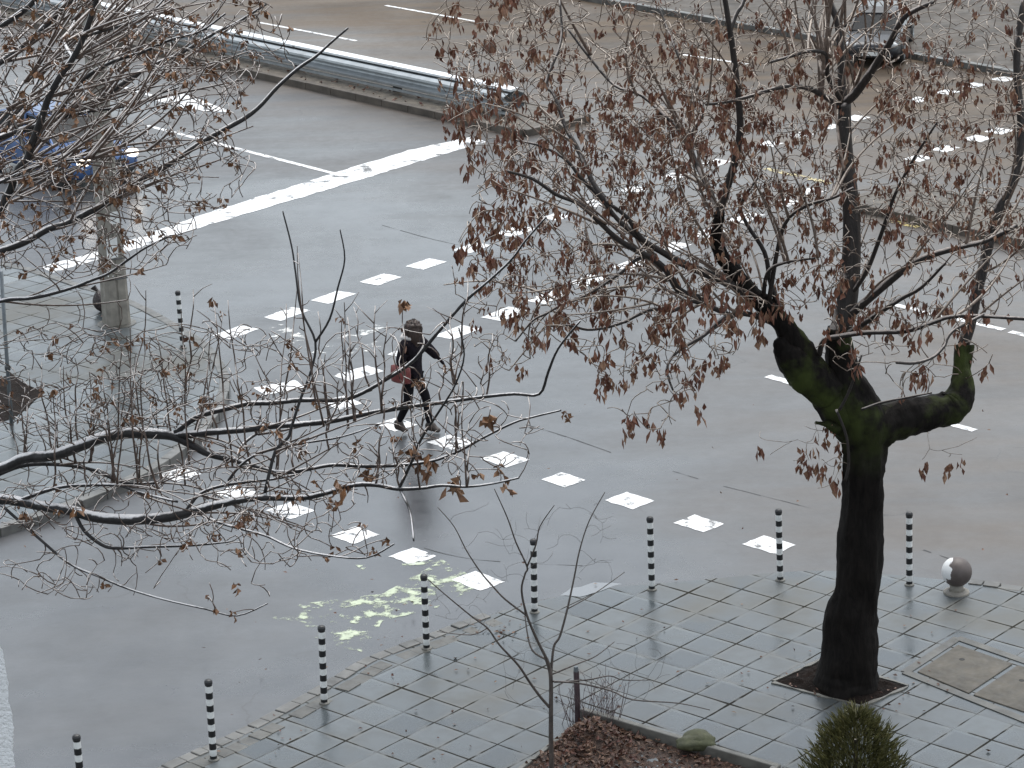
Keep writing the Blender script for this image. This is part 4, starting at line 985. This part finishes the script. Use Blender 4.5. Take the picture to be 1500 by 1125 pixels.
# ------------------------------------------------------------------ cars
def loft(mb, secs, cap=True):
    k = len(secs[0]); vs = [q for s_ in secs for q in s_]
    fs = [(i * k + j, i * k + (j + 1) % k, (i + 1) * k + (j + 1) % k, (i + 1) * k + j) for i in range(len(secs) - 1) for j in range(k)]
    if cap: fs += [tuple(range(k - 1, -1, -1)), tuple((len(secs) - 1) * k + j for j in range(k))]
    return mb.add(vs, fs)
def make_car(loc, rz, mpaint, lamps, label):
    r = tag(empty('parked_car' if not lamps else 'car', loc, rz), label, 'car')
    W_ = .86
    def sec(x, w, z0, z1):
        c = .09
        return [(x, -w + c, z0), (x, -w, z0 + c * 1.2), (x, -w - .0, (z0 + z1) / 2 + .02), (x, -w + .05, z1 - .05), (x, -w + .15, z1), (x, w - .15, z1), (x, w - .05, z1 - .05), (x, w, (z0 + z1) / 2 + .02), (x, w, z0 + c * 1.2), (x, w - c, z0)]
    st = [(2.1, .58, .32, .56), (2.04, .72, .24, .66), (1.9, .8, .2, .73), (1.5, W_, .19, .81), (1.0, W_, .19, .88), (.5, W_, .19, .92), (-.8, W_, .19, .93), (-1.6, W_, .19, .93), (-1.95, .82, .24, .9), (-2.08, .72, .3, .8)]
    mb = MB(); loft(mb, [sec(*s_) for s_ in st]); b = mb.build('body', mpaint, r, smooth=True); sd = b.modifiers.new('sub', 'SUBSURF'); sd.levels = 1; sd.render_levels = 2
    # glasshouse and roof
    g = [(.98, .70, .70, .885), (.42, .66, .6, 1.30), (.1, .64, .58, 1.40), (-.8, .64, .58, 1.40), (-1.3, .66, .6, 1.28), (-1.8, .70, .68, .92)]
    mb = MB(); secs = []
    for x, wb, wt, zt in g: secs.append([(x, -wb - .03, .88), (x, -wt, zt - .015), (x, wt, zt - .015), (x, wb + .03, .88)])
    loft(mb, secs); mb.build('window_glass', M['glass_dark'], r)
    mb = MB(); secs = [[(x, -wt - .012, zt - .05), (x, -wt + .06, zt + .012), (x, wt - .06, zt + .012), (x, wt + .012, zt - .05)] for x, wb, wt, zt in ((.46, 0, .6, 1.29), (.1, 0, .58, 1.41), (-.8, 0, .58, 1.41), (-1.34, 0, .6, 1.28))]
    loft(mb, secs); mb.build('roof', mpaint, r, smooth=False)
    for sy in (-1, 1):
        for (x0, z0, x1, z1, y0, y1) in ((1.0, .87, .42, 1.3, .72, .605), (-.2, .9, -.2, 1.39, .7, .59), (-1.8, .9, -1.3, 1.28, .71, .61)):
            mb = MB(); mb.tube([(x0, sy * y0, z0), (x1, sy * y1, z1)], [.035, .03], 6); mb.build('pillar', mpaint, r)
        mb = MB(); mb.box((.78, sy * .95, .98), (.12, .2, .13)); bevel(mb.build('mirror', mpaint, r), .03)
        bm = bmesh.new(); bmesh.ops.create_uvsphere(bm, u_segments=16, v_segments=10, radius=1)
        for v in bm.verts: v.co = Vector((v.co.x * .1, v.co.y * .17, v.co.z * .095))
        me = bpy.data.meshes.new('headlight'); bm.to_mesh(me); bm.free(); me.materials.append(M['lamp'] if lamps else M['lamp_off'])
        o = bpy.data.objects.new('headlight', me); C.objects.link(o); o.parent = r; o.location = (2.0, sy * .6, .64)
        mb = MB(); mb.box((-2.06, sy * .62, .74), (.06, .22, .14)); bevel(mb.build('tail_light', M['red_bag'], r), .02)
        for x in (1.32, -1.3):
            mb = MB(); prof = [(.2, -.1), (.29, -.105), (.315, -.08), (.315, .08), (.29, .105), (.2, .1)]
            mb.lathe(prof, 24); w = mb.build('wheel', M['rubber'], r, smooth=True); w.rotation_euler = (R_(90), 0, 0); w.location = (x, sy * .79, .315)
            mb = MB(); mb.lathe([(.2, -.112), (.19, -.09), (.06, -.1), (.05, -.118), (.0, -.118)], 20); rim = mb.build('rim', M['galv'], w); rim.scale = (1, 1, 1 if sy > 0 else -1); 
    mb = MB(); mb.box((2.075, 0, .5), (.05, .8, .16)); bevel(mb.build('grille', M['plastic'], r), .02)
    mb = MB(); mb.box((2.03, 0, .33), (.14, 1.25, .1)); bevel(mb.build('bumper_intake', M['plastic'], r), .03)
    mb = MB(); mb.box((2.112, 0, .4), (.015, .52, .11)); mb.build('number_plate', M['plate'], r)
    return r
d1 = math.atan2(mT.y, mT.x)
hl = [G(108, 243, .64), G(207, 219, .64)]; cc = (hl[0] + hl[1]) / 2
make_car((cc.x - 2.0 * mT.x, cc.y - 2.0 * mT.y, 0), d1, M['blue_paint'], True, 'blue car with headlights on, waiting at the stop line behind the branches')
q = G(1287, 78, 0); r = make_car((q.x, q.y, .0), R_(-104), M['grey_paint'], False, 'small dark grey car facing the camera at the far kerb behind the crown'); r.scale = (.85,) * 3

# ------------------------------------------------------------------ pedestrian
def skin(name, joints, edges, mt, parent, root=0, lv=2):
    me = bpy.data.meshes.new(name + '_sk'); me.from_pydata([j[0] for j in joints], edges, []); me.update()
    o = bpy.data.objects.new(name + '_sk', me); C.objects.link(o)
    md = o.modifiers.new('s', 'SKIN'); md.use_smooth_shade = True
    for i, j in enumerate(joints):
        r = j[1]; me.skin_vertices[0].data[i].radius = r if isinstance(r, tuple) else (r, r); me.skin_vertices[0].data[i].use_root = (i == root)
    sb = o.modifiers.new('d', 'SUBSURF'); sb.levels = lv; sb.render_levels = lv
    dg = bpy.context.evaluated_depsgraph_get(); dg.update()
    nm = bpy.data.meshes.new_from_object(o.evaluated_get(dg)); nm.name = name; nm.materials.clear(); nm.materials.append(mt)
    bpy.data.objects.remove(o)
    r = bpy.data.objects.new(name, nm); C.objects.link(r); r.parent = parent
    nm.polygons.foreach_set('use_smooth', [True] * len(nm.polygons)); return r
fp = G(607, 634, 0.0)
PS = 1.09
pe = tag(empty('person', fp, R_(-28)), 'pedestrian in dark jacket and trousers with a red shoulder bag, walking over the crossing', 'person')
# local: +X is ahead, +Y is the left hand side
J = dict(pel=(0, 0, .95), wai=(.01, 0, 1.1), che=(.03, 0, 1.3), nck=(.045, 0, 1.44), hed=(.07, 0, 1.56), top=(.075, 0, 1.63),
         lsh=(.02, .17, 1.37), lel=(.1, .34, 1.17), lwr=(.24, .4, 1.0), rsh=(.02, -.17, 1.37), rel=(-.04, -.24, 1.12), rwr=(.06, -.22, .9),
         lhp=(.01, .09, .93), lkn=(.16, .1, .52), lan=(.2, .1, .1), ltoe=(.36, .11, .035), rhp=(-.01, -.09, .93), rkn=(-.02, -.1, .5), ran=(-.2, -.1, .14), rtoe=(-.07, -.1, .035))
HEADT = R_(75)
bj = [(J['pel'], .1), (J['wai'], .1), (J['che'], .11), (J['nck'], .055), (J['hed'], (.085, .075)), (J['top'], .06),
      (J['lsh'], .055), (J['lel'], .034), (J['lwr'], .026), (J['rsh'], .055), (J['rel'], .034), (J['rwr'], .028),
      (J['lhp'], .085), (J['lkn'], .055), (J['lan'], .04), (J['rhp'], .085), (J['rkn'], .055), (J['ran'], .04)]
be = [(0, 1), (1, 2), (2, 3), (3, 4), (4, 5), (2, 6), (6, 7), (7, 8), (2, 9), (9, 10), (10, 11), (0, 12), (12, 13), (13, 14), (0, 15), (15, 16), (16, 17)]
# hands: palm and five fingers grown out of each wrist
def hand(w, dr, side):
    w = Vector(w); dr = Vector(dr).normalized(); lat = Vector((.5, -side * .5, .2)); lat = (lat - dr * lat.dot(dr)).normalized()
    pi = len(bj); bj.append((tuple(w + dr * .06), (.03, .02))); be.append((8 if side > 0 else 11, pi))
    for k in range(4):
        l = (.065, .075, .07, .055)[k]; o = lat * (k - 1.5) * .017; n1 = len(bj)
        bj.append((tuple(w + dr * .09 + o), .009)); bj.append((tuple(w + dr * (.09 + l * .55) + o * 1.1 - lat.cross(dr) * .008), .008)); bj.append((tuple(w + dr * (.09 + l) + o * 1.1 - lat.cross(dr) * .022), .0065))
        be.extend([(pi, n1), (n1, n1 + 1), (n1 + 1, n1 + 2)])
    n1 = len(bj); bj.append((tuple(w + dr * .04 + lat * .035), .01)); bj.append((tuple(w + dr * .085 + lat * .05), .008)); be.extend([(pi, n1), (n1, n1 + 1)])
hand(J['lwr'], (.5, .25, -.75), 1); hand(J['rwr'], (.45, .1, -.8), -1)
body = skin('body', bj, be, M['skin'], pe)
body.data.materials.append(M['jacket'])                         # dark gloves
for f in body.data.polygons: f.material_index = 1 if f.center.z < 1.25 else 0
def turned(v): x, y = v[0] - .06, v[1]; return (.06 + x * math.cos(HEADT) - y * math.sin(HEADT), x * math.sin(HEADT) + y * math.cos(HEADT), v[2])
# face
def blob(name, loc, s, mt, parent, seg=(14, 10)):
    bm = bmesh.new(); bmesh.ops.create_uvsphere(bm, u_segments=seg[0], v_segments=seg[1], radius=1)
    for v in bm.verts: v.co = Vector((v.co.x * s[0], v.co.y * s[1], v.co.z * s[2]))
    me = bpy.data.meshes.new(name); bm.to_mesh(me); bm.free(); me.materials.append(mt); me.polygons.foreach_set('use_smooth', [True] * len(me.polygons))
    o = bpy.data.objects.new(name, me); C.objects.link(o); o.parent = parent; o.location = turned(loc); o.rotation_euler = (0, 0, HEADT); return o
blob('face', (.1, 0, 1.545), (.078, .068, .105), M['skin'], pe)
blob('nose', (.178, 0, 1.54), (.02, .013, .024), M['skin'], pe)
for sy in (-1, 1):
    blob('eye', (.165, sy * .03, 1.562), (.012, .014, .009), M['trousers'], pe)
blob('mouth', (.166, 0, 1.498), (.012, .026, .008), M['lips'], pe)
# hair: long shell open at the face
bm = bmesh.new(); bmesh.ops.create_uvsphere(bm, u_segments=28, v_segments=20, radius=1)
dele = [v for v in bm.verts if v.co.x > .55 and v.co.z < .45 and abs(v.co.y) < .62]
bmesh.ops.delete(bm, geom=dele, context='VERTS')
for v in bm.verts:
    x, y, z = v.co; dn = max(0, -z); v.co = Vector((.055 + x * .132 - dn * .04, y * (.128 + .06 * dn), 1.565 + z * (.115 if z > 0 else .3))) + rv(.008); v.co = Vector(turned(v.co))
me = bpy.data.meshes.new('hair'); bm.to_mesh(me); bm.free(); me.materials.append(M['hair']); me.polygons.foreach_set('use_smooth', [True] * len(me.polygons))
o = bpy.data.objects.new('hair', me); C.objects.link(o); o.parent = pe; o.modifiers.new('t', 'SOLIDIFY').thickness = .015
jj = [((0, 0, .76), (.17, .19)), ((0, 0, .95), (.16, .185)), ((.01, 0, 1.12), (.14, .165)), ((.03, 0, 1.3), (.145, .175)), ((.042, 0, 1.41), (.085, .1)), (J['lsh'], .085), (J['lel'], .078), ((.225, .395, 1.02), .058), (J['rsh'], .085), (J['rel'], .078), ((.05, -.222, .925), .058)]
skin('jacket', jj, [(0, 1), (1, 2), (2, 3), (3, 4), (3, 5), (5, 6), (6, 7), (3, 8), (8, 9), (9, 10)], M['jacket'], pe)
tj = [((0, 0, .93), (.125, .14)), ((.02, .085, .84), .095), (J['lkn'], .068), ((.198, .1, .13), .05), ((0, -.085, .84), .095), (J['rkn'], .068), ((-.19, -.1, .17), .05)]
skin('trousers', tj, [(0, 1), (1, 2), (2, 3), (0, 4), (4, 5), (5, 6)], M['trousers'], pe)
for a, t in ((J['lan'], J['ltoe']), (J['ran'], J['rtoe'])):
    a = Vector(a); t = Vector(t); h = a + Vector((-.05, 0, -.06))
    skin('boot', [(tuple(a + Vector((0, 0, .08))), .058), (tuple(a), .056), (tuple(a.lerp(t, .45) + Vector((0, 0, -.005))), .05), (tuple(t), (.045, .03)), (tuple(h), .042)], [(0, 1), (1, 2), (2, 3), (1, 4)], M['boots'], pe)
mb = MB(); P = [(.02 + .12 * math.cos(a) * 1.0, .125 * math.sin(a), 1.43 + .012 * math.sin(3 * a)) for a in [k * math.pi / 8 for k in range(17)]]
mb.tube(P, [.038] * 17, 8, .12); mb.build('scarf', M['scarf'], pe, smooth=True)
pe.scale = (PS,) * 3
bagp = tag(empty('shoulder_bag', fp, R_(-28)), 'red shoulder bag at the hip of the walking pedestrian', 'bag')
mb = MB(); secs = []
for i in range(7):
    t = i / 6 * 2 - 1; k = math.sqrt(max(.05, 1 - t * t * .85)); secs.append([(-.02 + .15 * t, -.27 - .06 * k * math.cos(a), .95 + .14 * (.75 + .25 * k) * math.sin(a)) for a in [j * math.pi / 6 for j in range(12)]])
loft(mb, secs); mb.build('pouch', M['red_bag'], bagp, smooth=True); bagp.scale = (PS,) * 3
mb = MB(); mb.tube(smooth_path([(.08, -.27, 1.05), (.19, -.14, 1.22), (.2, .04, 1.36), (.04, .15, 1.475), (-.13, .04, 1.38), (-.18, -.14, 1.2), (-.12, -.27, 1.05)], 4), [.012] * 25, 6); mb.build('strap', M['scarf'], bagp)

# ------------------------------------------------------------------ light
SUN_EL, SUN_AZ = R_(70), R_(25)                 # high, veiled by cloud, to the right
sd = bpy.data.lights.new('sun', 'SUN'); sd.energy = .7; sd.angle = R_(40); sd.color = (1, .975, .94)
so = bpy.data.objects.new('sun', sd); C.objects.link(so)
dirv = Vector((math.sin(SUN_AZ) * math.cos(SUN_EL), math.cos(SUN_AZ) * math.cos(SUN_EL), math.sin(SUN_EL)))
so.rotation_euler = (-dirv).to_track_quat('-Z', 'Y').to_euler(); so.location = (0, 40, 60)
w = bpy.data.worlds.new('World'); sc.world = w; w.use_nodes = True; nt = w.node_tree
bgd = nt.nodes['Background']; sky = nt.nodes.new('ShaderNodeTexSky'); sky.sky_type = 'NISHITA'; sky.sun_disc = False
sky.sun_elevation = SUN_EL; sky.sun_rotation = SUN_AZ; sky.dust_density = 2.5; sky.air_density = 1.0; sky.ozone_density = 1.0
hs = nt.nodes.new('ShaderNodeHueSaturation'); hs.inputs['Saturation'].default_value = .38
nt.links.new(sky.outputs[0], hs.inputs['Color']); nt.links.new(mix(nt, 1.0, hs.outputs[0], (.975, 1.0, .975), 'MULTIPLY'), bgd.inputs['Color']); bgd.inputs['Strength'].default_value = .14
sc.view_settings.view_transform = 'Standard'; sc.view_settings.look = 'None'; sc.view_settings.gamma = 1; sc.view_settings.exposure = 1.05
try: sc.cycles.use_denoising = True
except Exception: pass
sc.cycles.max_bounces = 6; sc.cycles.transparent_max_bounces = 8
